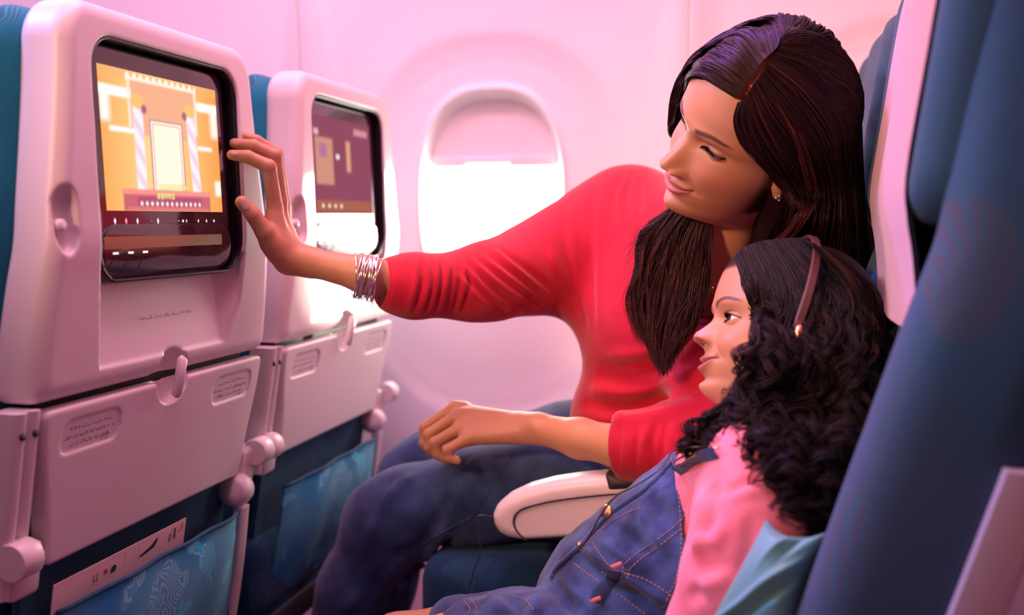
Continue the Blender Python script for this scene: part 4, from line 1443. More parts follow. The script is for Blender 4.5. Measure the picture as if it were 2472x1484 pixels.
# gathered folds where the sleeve is pushed up, then long folds fanning from the elbow
for x0 in (1003, 1030, 1050, 1078, 1098, 1118):
    lines.append(([(x0 + r.uniform(-4, 4), 628), (x0 + r.uniform(-6, 10), 680), (x0 - r.uniform(4, 22), 752)], 0.0045, 0.0048 * r.uniform(.7, 1.2)))
    lines.append(([(x0 + 13, 628), (x0 + 14, 690), (x0 - 4, 752)], 0.0045, -0.0042))
for (a, b, c) in (((1105, 660), (1150, 715), (1205, 754)), ((1120, 640), (1180, 710), (1260, 752)), ((1140, 628), (1210, 690), (1300, 745)), ((1165, 618), (1240, 680), (1330, 740)), ((1195, 604), (1270, 670), (1350, 735))):
    lines.append(([a, b, c], 0.0050, 0.0050)); lines.append(([(a[0] + 14, a[1]), (b[0] + 20, b[1] - 6), (c[0] + 16, c[1])], 0.0055, -0.0046))
for (a, b, c) in (((1355, 500), (1375, 640), (1420, 790)), ((1300, 540), (1330, 650), (1400, 770)), ((1430, 460), (1428, 620), (1436, 780))):
    lines.append(([a, b, c], 0.006, -0.0030)); lines.append(([(a[0] + 18, a[1]), (b[0] + 18, b[1]), (c[0] + 8, c[1])], 0.008, 0.0025))
for (a, b, c) in (((1500, 425), (1480, 480), (1490, 540)), ((1530, 415), (1512, 470), (1516, 530)), ((1560, 410), (1545, 455), (1548, 510))):
    lines.append(([a, b, c], 0.006, -0.0035)); lines.append(([(a[0] + 14, a[1]), (b[0] + 14, b[1]), (c[0] + 14, c[1])], 0.006, 0.0030))
for (a, b, c, hgt) in (((1440, 910), (1540, 915), (1640, 880), -0.006), ((1430, 940), (1540, 940), (1680, 895), 0.006), ((1410, 975), (1520, 985), (1690, 930), -0.006), ((1400, 1000), (1540, 1012), (1690, 965), 0.005),
                       ((1470, 860), (1560, 850), (1650, 820), 0.004), ((1450, 890), (1550, 880), (1660, 845), -0.004), ((1600, 900), (1660, 850), (1710, 790), 0.004)):
    lines.append(([a, b, c], 0.010, hgt * 1.5))
for x0 in (1512, 1530, 1548, 1562, 1580, 1598, 1615, 1634):
    lines.append(([(x0 + r.uniform(0, 14), 1018), (x0 + r.uniform(-6, 6), 1070), (x0 - r.uniform(-8, 12), 1136)], 0.0040, 0.0046 * r.choice([-1, 1])))
WP = wrinkle(WP, WF, px_folds(bvT, lines, 12))
# cuff hems
top = obj('top', mesh_data('top', WP, WF, M_RED), woman)
top['label'] = 'red long-sleeved jersey top'
for c, n, rr in ((cR, nR, .0292), (cL, nL, .0310)):
    a = nrm(np.cross(n, [0.2, 0.3, 0.9])); b = np.cross(n, a)
    th = np.linspace(0, 2 * pi, 40, endpoint=False)
    ring = V(c) + n * -0.001 + rr * (np.cos(th)[:, None] * a + np.sin(th)[:, None] * b)
    MB().tube(ring, 0.0022, 8, closed=True).build('cuff', M_RED, top)

# jeans: near leg bent at the knee, far leg beside it
jp = chain([(1640, 1105, 1.44, .095), (1400, 1160, 1.425, .080), (1150, 1195, 1.405, .0680), (985, 1232, 1.40, .0640), (935, 1262, 1.40, .0630)])
jp += chain([(935, 1262, 1.40, .0630), (860, 1420, 1.40, .0560), (780, 1640, 1.40, .0470), (720, 1960, 1.41, .042)])
jp += chain([(1620, 1080, 1.54, .095), (1380, 1085, 1.58, .075), (1050, 1130, 1.60, .064), (1000, 1160, 1.60, .060), (930, 1400, 1.62, .052), (880, 1800, 1.62, .044)])
JP, JF = cut_blob(jp, 0.03, 0.006, [], 2)
bvJ = bvh_of(JP, JF)
jl = []
for (a, b, c, hgt, w) in (((1000, 1150), (940, 1200), (890, 1290), .003, .010), ((1060, 1240), (1020, 1310), (960, 1340), -.006, .010), ((1075, 1270), (1030, 1345), (985, 1390), .006, .010), ((1090, 1300), (1040, 1350), (1000, 1400), -.005, .008),
                       ((1180, 1110), (1130, 1180), (1080, 1270), .003, .012), ((1280, 1090), (1200, 1170), (1130, 1260), -.003, .012), ((900, 1360), (880, 1420), (820, 1480), .003, .012), ((1010, 1360), (960, 1420), (930, 1480), -.004, .010), ((980, 1340), (930, 1400), (890, 1470), .004, .010)):
    jl.append(([a, b, c], w, hgt * 1.8))
JP = wrinkle(JP, JF, px_folds(bvJ, jl, 10))
JP = JP + normals(JP, JF) * (0.0012 * noise3(JP, 70, 4))[:, None]
jeans = obj('jeans', mesh_data('jeans', JP, JF, M_JEANS), woman)
jeans['label'] = 'dark blue denim jeans'
def seam(bv, pts, r, m, name, parent, off=0.0006, n=24, dash=None):
    c = catmull(pts, n)
    q = [hit(bv, a, b, off) for a, b in c]
    q = [p for p in q if p is not None]
    if len(q) < 3:
        return
    q = V(q)
    if dash is None:
        return MB().tube(q, r, 5).build(name, m, parent)
    mb = MB()
    L = np.concatenate([[0], np.cumsum(np.linalg.norm(np.diff(q, axis=0), axis=1))])
    s = 0.0
    while s + dash[0] < L[-1]:
        t = np.linspace(s, s + dash[0], 3)
        mb.tube(np.stack([np.interp(t, L, q[:, i]) for i in range(3)], 1), r, 4)
        s += dash[0] + dash[1]
    return mb.build(name, m, parent)
bvJ = bvh_of(JP, JF)
seam(bvJ, [(1240, 1090), (1190, 1170), (1140, 1250)], 0.0007, M_JEANS, 'seam', jeans)
seam(bvJ, [(1140, 1248), (1060, 1290), (1010, 1330), (985, 1400), (960, 1484)], 0.0012, M_JEANS, 'seam', jeans)

# bangles: a bunch of thin silver wires round the forearm
mb_c = at(880, 662, 1.200)
ax = nrm(at(1000, 690, 1.25) - at(745, 632, 1.186))
r = np.random.default_rng(8)
for i in range(16):
    c = mb_c + ax * (-0.010 + 0.0016 * i)
    n = nrm(ax + V([0.0, r.uniform(-.25, .25), r.uniform(-.15, .30)]))
    a = nrm(np.cross(n, [0.1, 0.9, 0.2])); b = np.cross(n, a)
    th = np.linspace(0, 2 * pi, 48, endpoint=False)
    rad = 0.0292 + r.uniform(-.001, .0014)
    ring = c + V([0, 0, -0.0035]) + rad * (np.cos(th)[:, None] * a + np.sin(th)[:, None] * b)
    MB().tube(ring, r.uniform(.0008, .0014), 6, closed=True).build('bangle', M_METAL, woman)

# ear stud
lob = (V([0.002, 0.0765, 0.0675])) @ R_W.T + T_W
es = obj('ear_stud', mesh_data('ear_stud', *blob_mesh([('e', lob, (.0023, .0023, .0023), None), ('e', lob + V([.004, -.001, .002]), (.0020, .0020, .0020), None), ('e', lob + V([.0035, -.001, -.003]), (.0018, .0018, .0018), None)], 0.0006, 0.0007, 1), M_METAL), woman)

# necklace: a thin chain with a small pendant
_nk = [at(1760, 640, 1.262), at(1742, 668, 1.262), at(1726, 690, 1.264), at(1712, 700, 1.268), at(1700, 690, 1.275)]
nk = MB().tube(catmull(_nk, 30), 0.0005, 5).build('necklace', M_GOLD, woman)
MB().lathe(at(1722, 696, 1.262), (0, -1, 0), [(0.0, -0.001), (0.0022, 0.0), (0.0022, 0.001), (0.0, 0.002)], 14).build('pendant', M_GOLD, nk)
# hair
vol = [('e', T_W + R_W @ V([-.030, 0.000, .128]), (.086, .084, .090), R_W.T), ('c', T_W + R_W @ V([-.052, .020, .085]), at(2022, 640, 1.32), .056, .050), ('c', at(2022, 640, 1.32), at(1990, 900, 1.36), .050, .045),
       ('c', T_W + R_W @ V([-.03, .052, .06]), at(1900, 620, 1.30), .026, .050)]
vp, vf = blob_mesh(vol, 0.03, 0.005)
_jp, _jf, _ = join((HPw, HF, (1, 1, 1)), (vp, vf, (1, 1, 1)))
bvH = bvh_of(_jp, _jf)
def hair_col(n, dark, mid, hi, rng, p=(.62, .28, .10)):
    t = rng.choice(3, n, p=p)
    c = np.array([dark, mid, hi])[t]
    return c * rng.uniform(.7, 1.3, (n, 1))

def on_head(px, py, off, y):
    p = hit(bvH, px, py, off)
    return p if p is not None else at(px, py, y)

def guides(rows, off):
    """rows of (px, py, y or None): None means lie on the head"""
    out = []
    for rws in rows:
        out.append([on_head(a, b, off, 1.22) if y is None else at(a, b, y) for a, b, y in rws])
    return out

def hair_sheet(rows, n, rng, off=0.008, thick=0.010, m=28, wob=0.0016, r0=0.00034, fray=0.0, cols=None, stag=0.0):
    G = guides(rows, off)
    f, GG = guide_field(G, m)
    u = rng.uniform(0, 1, n)
    Cv = f(u)
    lay = rng.uniform(-1, 0.35, n)
    view = nrm(-FWD)
    t = np.linspace(0, 1, m)
    Cv = Cv + (lay * thick)[:, None, None] * view
    cl = np.floor(u * 60).astype(int)
    ph = rng.uniform(0, 6.28, (64, 3)); am = rng.uniform(.4, 1.4, (64, 3))
    env = np.minimum(1, t * 4)[None, :, None]
    wv = np.sin(ph[cl][:, None, :] + t[None, :, None] * (5 + 4 * am[cl][:, None, :])) * wob * am[cl][:, None, :]
    ind = np.sin(rng.uniform(0, 6.28, (n, 1, 3)) + t[None, :, None] * rng.uniform(3, 9, (n, 1, 1))) * wob * 0.45
    Cv = Cv + (wv + ind) * env
    # hair lies on the skull, never inside it
    lift = 0.008 + 0.062 * rng.uniform(0, 1, (n, 1, 1)) ** 1.5 + 0.03 * np.clip(lay, 0, 1)[:, None, None]
    for cc, rr in SKULLS:
        q = ((Cv - T_W) @ R_W - cc) / rr
        d = np.linalg.norm(q, axis=2, keepdims=True)
        q = np.where(d < 1 + lift, q / (d + 1e-9) * (1 + lift), q)
        Cv = (q * rr + cc) @ R_W.T + T_W
    if fray > 0:
        Cv = Cv + (rng.normal(size=(n, 1, 3)) * fray) * (t ** 3)[None, :, None]
    L = rng.uniform(0.86, 1.0, n)
    # trim strands to different lengths
    s0 = rng.uniform(0, 1, n) * stag
    idx = (s0[:, None] + t[None] * (L - s0)[:, None]) * (m - 1)
    i0 = np.clip(idx.astype(int), 0, m - 2); fr = (idx - i0)[..., None]
    rowi = np.arange(n)[:, None]
    Cv = Cv[rowi, i0] * (1 - fr) + Cv[rowi, i0 + 1] * fr
    return strand_mesh(Cv, r0, r0 * 0.25, cols if cols is not None else hair_col(n, (0.012, 0.004, 0.004), (0.030, 0.008, 0.007), (0.085, 0.021, 0.015), rng)), GG

SKULLS = ((V([0, 0, .128]), V([.0965, .0785, .0985])), (V([-.030, 0, .128]), V([.086, .084, .090])))

def sheet_under(GG, col_, depth=0.009, m=28):
    """closed dark sheet just under the strands"""
    fine = np.stack([catmull(GG[:, j], 24) for j in range(GG.shape[1])], 1) - nrm(-FWD) * depth
    q = ((fine - T_W) @ R_W - SKULLS[0][0]) / SKULLS[0][1]
    d = np.linalg.norm(q, axis=2, keepdims=True)
    fine = (np.where(d < 1.003, q / (d + 1e-9) * 1.003, q) * SKULLS[0][1] + SKULLS[0][0]) @ R_W.T + T_W
    P = fine.reshape(-1, 3)
    Fq = grid_faces(24, GG.shape[1], False)
    return np.vstack([P, P + FWD * 0.004]), np.vstack([Fq, Fq[:, ::-1] + len(P)]), V(col_)

rg = np.random.default_rng(33)
near = [
    [(1790, 243, None), (1778, 285, None), (1796, 335, None), (1842, 378, None), (1888, 420, None), (1912, 480, None), (1898, 550, 1.20), (1840, 625, 1.24)],
    [(1798, 240, None), (1806, 300, None), (1845, 375, None), (1893, 436, None), (1917, 500, 1.165), (1895, 570, 1.20), (1835, 640, 1.24)],
    [(1814, 216, None), (1850, 290, None), (1905, 370, None), (1940, 450, None), (1948, 520, 1.17), (1925, 590, 1.20), (1870, 680, 1.24)],
    [(1834, 189, None), (1890, 260, None), (1955, 350, None), (1988, 450, None), (1992, 530, 1.18), (1972, 620, 1.21), (1930, 740, 1.25)],
    [(1856, 161, None), (1930, 215, None), (2005, 320, None), (2032, 450, 1.20), (2038, 550, 1.21), (2030, 650, 1.23), (2000, 780, 1.26)],
    [(1875, 135, None), (1965, 165, None), (2040, 280, 1.20), (2062, 430, 1.22), (2070, 560, 1.23), (2072, 660, 1.25), (2060, 780, 1.28)],
    [(1884, 106, None), (1985, 105, 1.20), (2062, 220, 1.23), (2080, 400, 1.25), (2092, 560, 1.26), (2108, 670, 1.27), (2110, 790, 1.29)],
]
far = [
    [(1784, 236, None), (1754, 216, None), (1716, 194, None), (1678, 190, None), (1650, 222, None), (1634, 262, 1.205), (1624, 296, 1.23)],
    [(1796, 210, None), (1752, 180, None), (1706, 160, None), (1668, 168, None), (1642, 206, 1.20), (1626, 252, 1.22), (1618, 300, 1.24)],
    [(1816, 184, None), (1768, 138, None), (1716, 128, None), (1668, 148, 1.19), (1640, 192, 1.21), (1622, 246, 1.23), (1616, 310, 1.25)],
    [(1840, 156, None), (1792, 96, None), (1736, 98, 1.18), (1682, 126, 1.20), (1644, 180, 1.23), (1622, 240, 1.25), (1618, 320, 1.28)],
    [(1868, 132, None), (1830, 66, None), (1768, 74, 1.19), (1704, 110, 1.22), (1654, 168, 1.25), (1630, 240, 1.28), (1625, 330, 1.30)],
    [(1886, 104, None), (1876, 42, 1.18), (1816, 50, 1.21), (1744, 90, 1.24), (1680, 150, 1.27), (1650, 240, 1.30), (1640, 340, 1.32)],
    [(1890, 96, None), (1930, 44, 1.20), (1880, 44, 1.24), (1800, 80, 1.28), (1720, 150, 1.31), (1680, 250, 1.33), (1670, 350, 1.34)],
]
crown = [
    [(1884, 104, None), (1884, 50, 1.17), (1880, 36, 1.19), (1876, 36, 1.22), (1874, 60, 1.28), (1872, 120, 1.33)],
    [(1886, 104, None), (1935, 60, 1.18), (1942, 44, 1.20), (1944, 48, 1.24), (1944, 90, 1.30), (1944, 160, 1.35)],
    [(1888, 104, None), (1975, 86, 1.19), (2000, 76, 1.21), (2010, 84, 1.25), (2012, 140, 1.31), (2012, 220, 1.36)],
    [(1888, 106, None), (1990, 112, 1.19), (2040, 140, 1.22), (2056, 170, 1.26), (2062, 240, 1.31), (2064, 330, 1.36)],
]
lock = [
    [(1655, 470, 1.250), (1598, 520, 1.255), (1552, 560, 1.257), (1538, 640, 1.257), (1522, 705, 1.255), (1540, 780, 1.251), (1572, 835, 1.247)],
    [(1672, 490, 1.245), (1625, 550, 1.247), (1592, 640, 1.248), (1575, 720, 1.246), (1572, 800, 1.242), (1588, 862, 1.239), (1600, 900, 1.237)],
    [(1690, 505, 1.241), (1660, 580, 1.242), (1640, 670, 1.242), (1622, 750, 1.241), (1608, 820, 1.238), (1604, 870, 1.235), (1606, 905, 1.235)],
    [(1706, 515, 1.239), (1690, 600, 1.240), (1678, 680, 1.241), (1660, 750, 1.239), (1636, 810, 1.237), (1618, 860, 1.235), (1610, 890, 1.235)],
    [(1722, 520, 1.241), (1712, 610, 1.243), (1706, 690, 1.243), (1688, 750, 1.241), (1662, 800, 1.239), (1640, 840, 1.237), (1625, 870, 1.237)],
]
wisps = [
    [(1660, 480, 1.254), (1600, 525, 1.256), (1560, 550, 1.256), (1530, 562, 1.256)],
    [(1665, 500, 1.254), (1590, 560, 1.256), (1545, 590, 1.256), (1520, 640, 1.256)],
    [(1670, 520, 1.254), (1570, 640, 1.256), (1535, 700, 1.256), (1515, 760, 1.256)],
]
parts = []
for rows, n, kw in ((near, 3200, dict(thick=.010)), (far, 2400, dict(thick=.008)), (crown, 1200, dict(thick=.006)), (lock, 2300, dict(thick=.016, wob=.0045, fray=.0035, cols=hair_col(2300, (0.030, 0.008, 0.008), (0.075, 0.020, 0.016), (0.17, 0.045, 0.032), rg))), (wisps, 130, dict(thick=.004, wob=.004, fray=.010, r0=.0003))):
    sm, GG = hair_sheet(rows, n, rg, **kw)
    parts.append(sm)
    if rows is not wisps:
        parts.append(sheet_under(GG, (0.012, 0.004, 0.004), 0.010 if rows is not lock else 0.006))
# reddish lock tucked behind the ear
behind = [[(1893, 440, None), (1885, 500, 1.20), (1860, 560, 1.23), (1825, 610, 1.26), (1800, 680, 1.29)],
          [(1915, 460, None), (1915, 520, 1.19), (1890, 590, 1.22), (1855, 650, 1.26), (1830, 720, 1.29)],
          [(1945, 470, None), (1950, 540, 1.19), (1935, 610, 1.22), (1905, 680, 1.26), (1890, 760, 1.29)],
          [(1985, 480, None), (1992, 560, 1.20), (1985, 640, 1.23), (1970, 720, 1.26), (1960, 800, 1.29)]]
sm, GG = hair_sheet(behind, 900, rg, thick=.012)
parts += [sm, sheet_under(GG, (0.012, 0.004, 0.004), 0.012)]
red_lock = [[(1862, 245, None), (1905, 320, None), (1936, 400, None), (1942, 460, None), (1926, 520, 1.160), (1890, 570, 1.185), (1835, 605, 1.21), (1800, 630, 1.23)],
            [(1880, 245, None), (1925, 320, None), (1956, 400, None), (1962, 460, None), (1946, 528, 1.162), (1905, 583, 1.187), (1850, 618, 1.21), (1815, 645, 1.23)]]
sm, GG = hair_sheet(red_lock, 260, rg, thick=.006, off=.0105, stag=.55, cols=hair_col(260, (0.05, 0.012, 0.010), (0.12, 0.028, 0.018), (0.22, 0.05, 0.032), rg))
parts.append(sm)
# volume of hair behind the head and down the back
parts.append((vp, vf, V((0.010, 0.004, 0.004))))
hp, hf, hc = join(*parts)
hair_w = tag(obj('hair', mesh_data('hair', hp, hf, M_HAIRW, True, hc), woman), kind='stuff')
# ------------------------------------------------------------------ the girl
SKIN_G = (0.52, 0.255, 0.145)
_n = 0.9 * V([.1035, 0, .070])
_R0 = frame((-0.914, -0.323, 0.244), (0.130, 0.336, 0.933)); T_G = V([0.004, 1.103, 0.811])
R_G = frame((-0.943, -0.215, 0.235), (0.150, 0.336, 0.930))
T_G = T_G + _R0 @ _n - R_G @ _n
S_G = 0.9
girl = thing('person', (-0.03, 1.07, 0.52), 'smiling girl with long curly hair in denim overalls and headphones', 'person', world_parts=True)

def root_g(P):
    x, y, z = P[..., 0], P[..., 1], P[..., 2]
    line = 0.160 - 0.9 * np.maximum(0, np.abs(y) - 0.040)
    return np.clip(smooth(-0.004, 0.004, z - line) * smooth(0.05, 0.06, z) + smooth(0.035, 0.015, x) * smooth(0.0, 0.03, z), 0, 1)

GP, GF, GC, eyes_g, lid_g = head_mesh(CHILD, (0.0048, 0.0036), 0.0, 1.0, SKIN_G, (0.44, 0.16, 0.13), (0.04, 0.016, 0.012), root_g)
GPw = (GP * S_G) @ R_G.T + T_G
# torso, arms, thighs
neck0 = GPw[-180]
skel = [('c', neck0, at(1790, 1190, 1.06), .040, .050)] + chain([(1790, 1190, 1.06, .055), (1715, 1265, 1.07, .066), (1520, 1445, 1.08, .068), (1440, 1530, 1.08, .070)])
skel += chain([(1440, 1580, 1.02, .046), (1090, 1590, .99, .042), (900, 1630, .97, .040)]) + chain([(1440, 1570, 1.13, .046), (1120, 1552, 1.14, .044), (960, 1558, 1.14, .042)])
skel += chain([(1835, 1155, .965, .034), (1780, 1420, .912, .030), (1660, 1640, .915, .026)]) + chain([(1770, 1180, 1.17, .036), (1690, 1420, 1.20, .030)])
SP, SF = blob_mesh(skel, 0.03, 0.006)
BP, BF, BC = join((GPw, GF, GC), (SP, SF, SKIN_G))
obj('body', mesh_data('body', BP, BF, M_SKIN, True, BC), girl)
for c in eyes_g:
    eyeball(girl, c[:3], c[3], R_G, T_G, S_G, (1, 0.08, .06), (0.045, 0.020, 0.012))
lashes(girl, lid_g, R_G, T_G, S_G, -0.05, 0.0075)

# pink shirt
sp = [('c', neck0 - V([0, 0, .012]), at(1790, 1190, 1.06), .047, .066)]
sp += chain([(1800, 1190, 1.06, .066), (1745, 1272, 1.07, .082), (1520, 1450, 1.08, .084), (1440, 1540, 1.08, .080)])
sp += chain([(1800, 1160, 1.02, .062), (1838, 1150, .965, .052), (1815, 1270, .93, .050), (1775, 1420, .905, .046), (1715, 1560, .905, .040), (1640, 1660, .91, .036)])
sp += chain([(1770, 1180, 1.14, .055), (1700, 1400, 1.19, .042)])
PP, PF = cut_blob(sp, 0.028, 0.0045, [], 2)
bvP = bvh_of(PP, PF)
pl = []
for a, b, c, h_, w_ in (((1755, 1190), (1810, 1165), (1860, 1160), -.004, .005), ((1760, 1200), (1815, 1180), (1865, 1172), .003, .007), ((1690, 1190), (1700, 1260), (1690, 1330), .005, .008), ((1715, 1170), (1725, 1240), (1710, 1300), -.006, .010),
                       ((1740, 1190), (1745, 1260), (1735, 1330), .004, .007), ((1670, 1330), (1710, 1310), (1760, 1270), .004, .008), ((1680, 1370), (1720, 1380), (1760, 1360), -.003, .008), ((1690, 1430), (1720, 1400), (1760, 1390), .004, .008), ((1660, 1450), (1680, 1430), (1710, 1440), -.004, .007), ((1790, 1230), (1780, 1320), (1760, 1400), .003, .010), ((1815, 1230), (1805, 1320), (1780, 1400), -.003, .010)):
    pl.append(([a, b, c], w_, h_ * 1.5))
PP = wrinkle(PP, PF, px_folds(bvP, pl, 10))
PP = PP + normals(PP, PF) * (0.0012 * noise3(PP, 90, 9))[:, None]
shirt = obj('shirt', mesh_data('shirt', PP, PF, M_PINK), girl)
shirt['label'] = 'pink cotton shirt'

# denim overalls: bib, waist and shorts
side_a, side_b = at(1652, 1150, .97), at(1668, 1410, .965)
dp = chain([(1776, 1208, 1.07, .074), (1745, 1270, 1.07, .0905), (1618, 1380, 1.078, .092), (1515, 1452, 1.08, .0915), (1440, 1545, 1.08, .088)])
dsh = chain([(1440, 1580, 1.02, .070), (1290, 1590, 1.005, .068), (1170, 1590, 1.0, .066)]) + chain([(1440, 1562, 1.13, .068), (1260, 1552, 1.14, .063), (1122, 1550, 1.14, .0590)])
pn = nrm(np.cross(side_b - side_a, at(1640, 1300, 1.10) - side_a))
if pn @ (at(1800, 1300, 1.0) - side_a) < 0:
    pn = -pn
tn = nrm(at(1700, 1060, 1.05) - at(1650, 1170, 1.05)); tp = at(1690, 1128, 1.02)
def bib(D, X, Y, Z):
    pl = (X - side_a[0]) * pn[0] + (Y - side_a[1]) * pn[1] + (Z - side_a[2]) * pn[2]
    pt = (X - tp[0]) * tn[0] + (Y - tp[1]) * tn[1] + (Z - tp[2]) * tn[2]
    D = smax(D, smax(pl, pt, 0.004), 0.004)
    return smin(D, blobs(dsh, 0.02)(X, Y, Z), 0.012)
f0 = blobs(dp, 0.03)
lo, hi = prim_bounds(dp + dsh, 0.02)
OP, OF = surface_nets(lambda X, Y, Z: bib(f0(X, Y, Z), X, Y, Z), lo, hi, 0.004)
OP = relax(OP, OF, 2)
bvO = bvh_of(OP, OF)
ol = []
for a, b, c, h_, w_ in (((1390, 1335), (1480, 1400), (1600, 1484), -.006, .006), ((1410, 1320), (1500, 1385), (1640, 1470), .0045, .006), ((1440, 1295), (1490, 1330), (1560, 1380), .004, .007), ((1480, 1270), (1530, 1300), (1580, 1350), -.004, .008), ((1530, 1220), (1570, 1260), (1600, 1320), .004, .009),
                       ((1560, 1200), (1600, 1240), (1640, 1300), -.004, .010), ((1350, 1390), (1400, 1440), (1440, 1484), .005, .008), ((1340, 1410), (1370, 1450), (1400, 1484), -.006, .008), ((1300, 1440), (1290, 1460), (1300, 1484), .005, .008), ((1230, 1440), (1250, 1460), (1250, 1484), -.006, .008), ((1180, 1440), (1200, 1460), (1200, 1484), .004, .008)):
    ol.append(([a, b, c], w_, h_ * 1.7))
OP = wrinkle(OP, OF, px_folds(bvO, ol, 10))
OP = OP + normals(OP, OF) * (0.0024 * noise3(OP, 110, 12) + 0.0009 * noise3(OP, 320, 13))[:, None]
overalls = obj('overalls', mesh_data('overalls', OP, OF, M_DENIM), girl)
overalls['label'] = 'blue denim overalls with tan stitching'
bvO = bvh_of(OP, OF)
D_ = (0.0032, 0.0014)
for pts in ([(1655, 1200), (1640, 1260), (1520, 1350), (1500, 1390)], [(1662, 1218), (1648, 1272), (1532, 1362), (1512, 1400)], [(1430, 1310), (1480, 1372), (1560, 1400), (1640, 1450)], [(1385, 1360), (1440, 1400), (1500, 1440), (1560, 1484)],
            [(1648, 1190), (1656, 1300), (1648, 1380), (1612, 1470)], [(1638, 1190), (1645, 1300), (1637, 1380), (1600, 1470)], [(1620, 1105), (1632, 1135), (1640, 1160)], [(1636, 1100), (1648, 1130), (1652, 1150)],
            [(1545, 1225), (1490, 1250), (1440, 1290), (1400, 1330)], [(1120, 1450), (1135, 1470), (1130, 1484)], [(1135, 1446), (1150, 1466), (1146, 1484)], [(1240, 1440), (1270, 1450), (1290, 1475)]):
    seam(bvO, pts, 0.00055, M_STITCH, 'stitching', overalls, 0.0004, 30, D_)
# edge roll of the bib front and belt loop
seam(bvO, [(1640, 1100), (1560, 1180), (1470, 1245), (1405, 1315), (1345, 1372), (1332, 1395)], 0.0035, M_DENIM, 'bib_edge', overalls, 0.0005, 26)
def ribbon(bv, pts, w, m, name, parent, off=0.002, n=14):
    c = catmull(pts, n)
    q = [hit(bv, a, b, off) for a, b in c]
    q = V([p for p in q if p is not None])
    if len(q) < 3:
        return
    T = np.gradient(q, axis=0)
    side = np.cross(T, -FWD); side /= np.linalg.norm(side, axis=1)[:, None]
    v = []
    for s_, o_ in ((-1, 0), (-.8, .0012), (.8, .0012), (1, 0), (.8, -.0012), (-.8, -.0012)):
        v.append(q + side * w / 2 * s_ - FWD * o_)
    v = np.stack(v, 1).reshape(-1, 3)
    f = grid_faces(len(q), 6).tolist() + [tuple(range(6)), tuple(range(len(v) - 6, len(v)))[::-1]]
    return MB().add(v, f).build(name, m, parent, True, auto=40)
lp_ = ribbon(bvO, [(1490, 1378), (1472, 1410), (1450, 1440), (1442, 1455)], 0.015, M_JEANS, 'belt_loop', overalls, 0.005)
if lp_:
    M_BAR = mat('coral_thread', (0.75, 0.22, 0.18), 0.8)
    for a, b in ((1490, 1376), (1443, 1450)):
        p = hit(bvO, a, b, 0.0075)
        if p is not None:
            MB().box(p, (0.012, 0.003, 0.004), Matrix.Rotation(radians(-25), 3, 'Y'), 0.0010).build('bar_tack', M_BAR, lp_)
# strap over the shoulder with brass buckle
SPJ, SFJ, _ = join((PP, PF, (1, 1, 1)), (OP, OF, (1, 1, 1)))
bvS = bvh_of(SPJ, SFJ)
strap = ribbon(bvS, [(1642, 1142), (1672, 1126), (1704, 1112), (1736, 1100)], 0.016, M_DENIM, 'strap', overalls, 0.004)
for x0, y0, x1, y1 in ((1650, 1118, 1690, 1102), (1660, 1128, 1702, 1108), (1700, 1102, 1748, 1092)):
    a, b = hit(bvS, x0, y0, 0.009), hit(bvS, x1, y1, 0.009)
    MB().tube([a, (a + b) / 2 + V([0, -.001, .001]), b], 0.0014, 8).build('buckle', M_GOLD, overalls)
p = hit(bvO, 1470, 1240, 0.004)
MB().lathe(p, (-0.6, -0.7, 0.3), [(0.008, -0.002), (0.0085, 0.0), (0.006, 0.0016), (0.0, 0.002)], 20).build('button', M_GOLD, overalls)
p = hit(bvO, 1402, 1318, 0.003)
MB().lathe(p, (-0.6, -0.7, 0.3), [(0.003, -0.002), (0.0035, 0.0), (0.0, 0.0016)], 14).build('rivet', M_GOLD, overalls)

# hair: a dark core with many curls over it
def L2W(p):
    return (V(p) * S_G) @ R_G.T + T_G
core = [('e', L2W((-.016, 0, .120)), (.094, .082, .088), R_G.T), ('c', L2W((-.040, .02, .09)), at(1990, 900, 1.06), .060, .054), ('c', at(1990, 900, 1.06), at(1975, 1100, 1.04), .054, .042),
        ('c', L2W((-.015, .050, .08)), at(1885, 930, 1.02), .030, .034), ('c', at(1885, 930, 1.02), at(1905, 1020, 1.01), .034, .034), ('c', at(1975, 1100, 1.04), at(1950, 1215, 1.01), .040, .026),
        ('c', at(1860, 960, 1.04), at(1760, 1030, 1.03), .034, .020)]
def face_cut(D, X, Y, Z):
    # keep the face free
    c = L2W((.088, .018, .075))
    return smax(D, -d_ell(X, Y, Z, c, (.072, .080, .088), R_G.T), 0.010)
KP, KF = cut_blob(core, 0.025, 0.0045, [], 3, face_cut)
KP = KP + normals(KP, KF) * (0.003 * noise3(KP, 120, 3))[:, None]
bvK = bvh_of(KP, KF)
JNP, JNF, _ = join((KP, KF, (1, 1, 1)), (GPw, GF, (1, 1, 1)))
bvKH = bvh_of(JNP, JNF)
def kg(rows):
    out = []
    for rw in rows:
        out.append([(hit(bvKH, a, b, .008, 1.04) if y is None else at(a, b, y)) for a, b, y in rw])
    return out
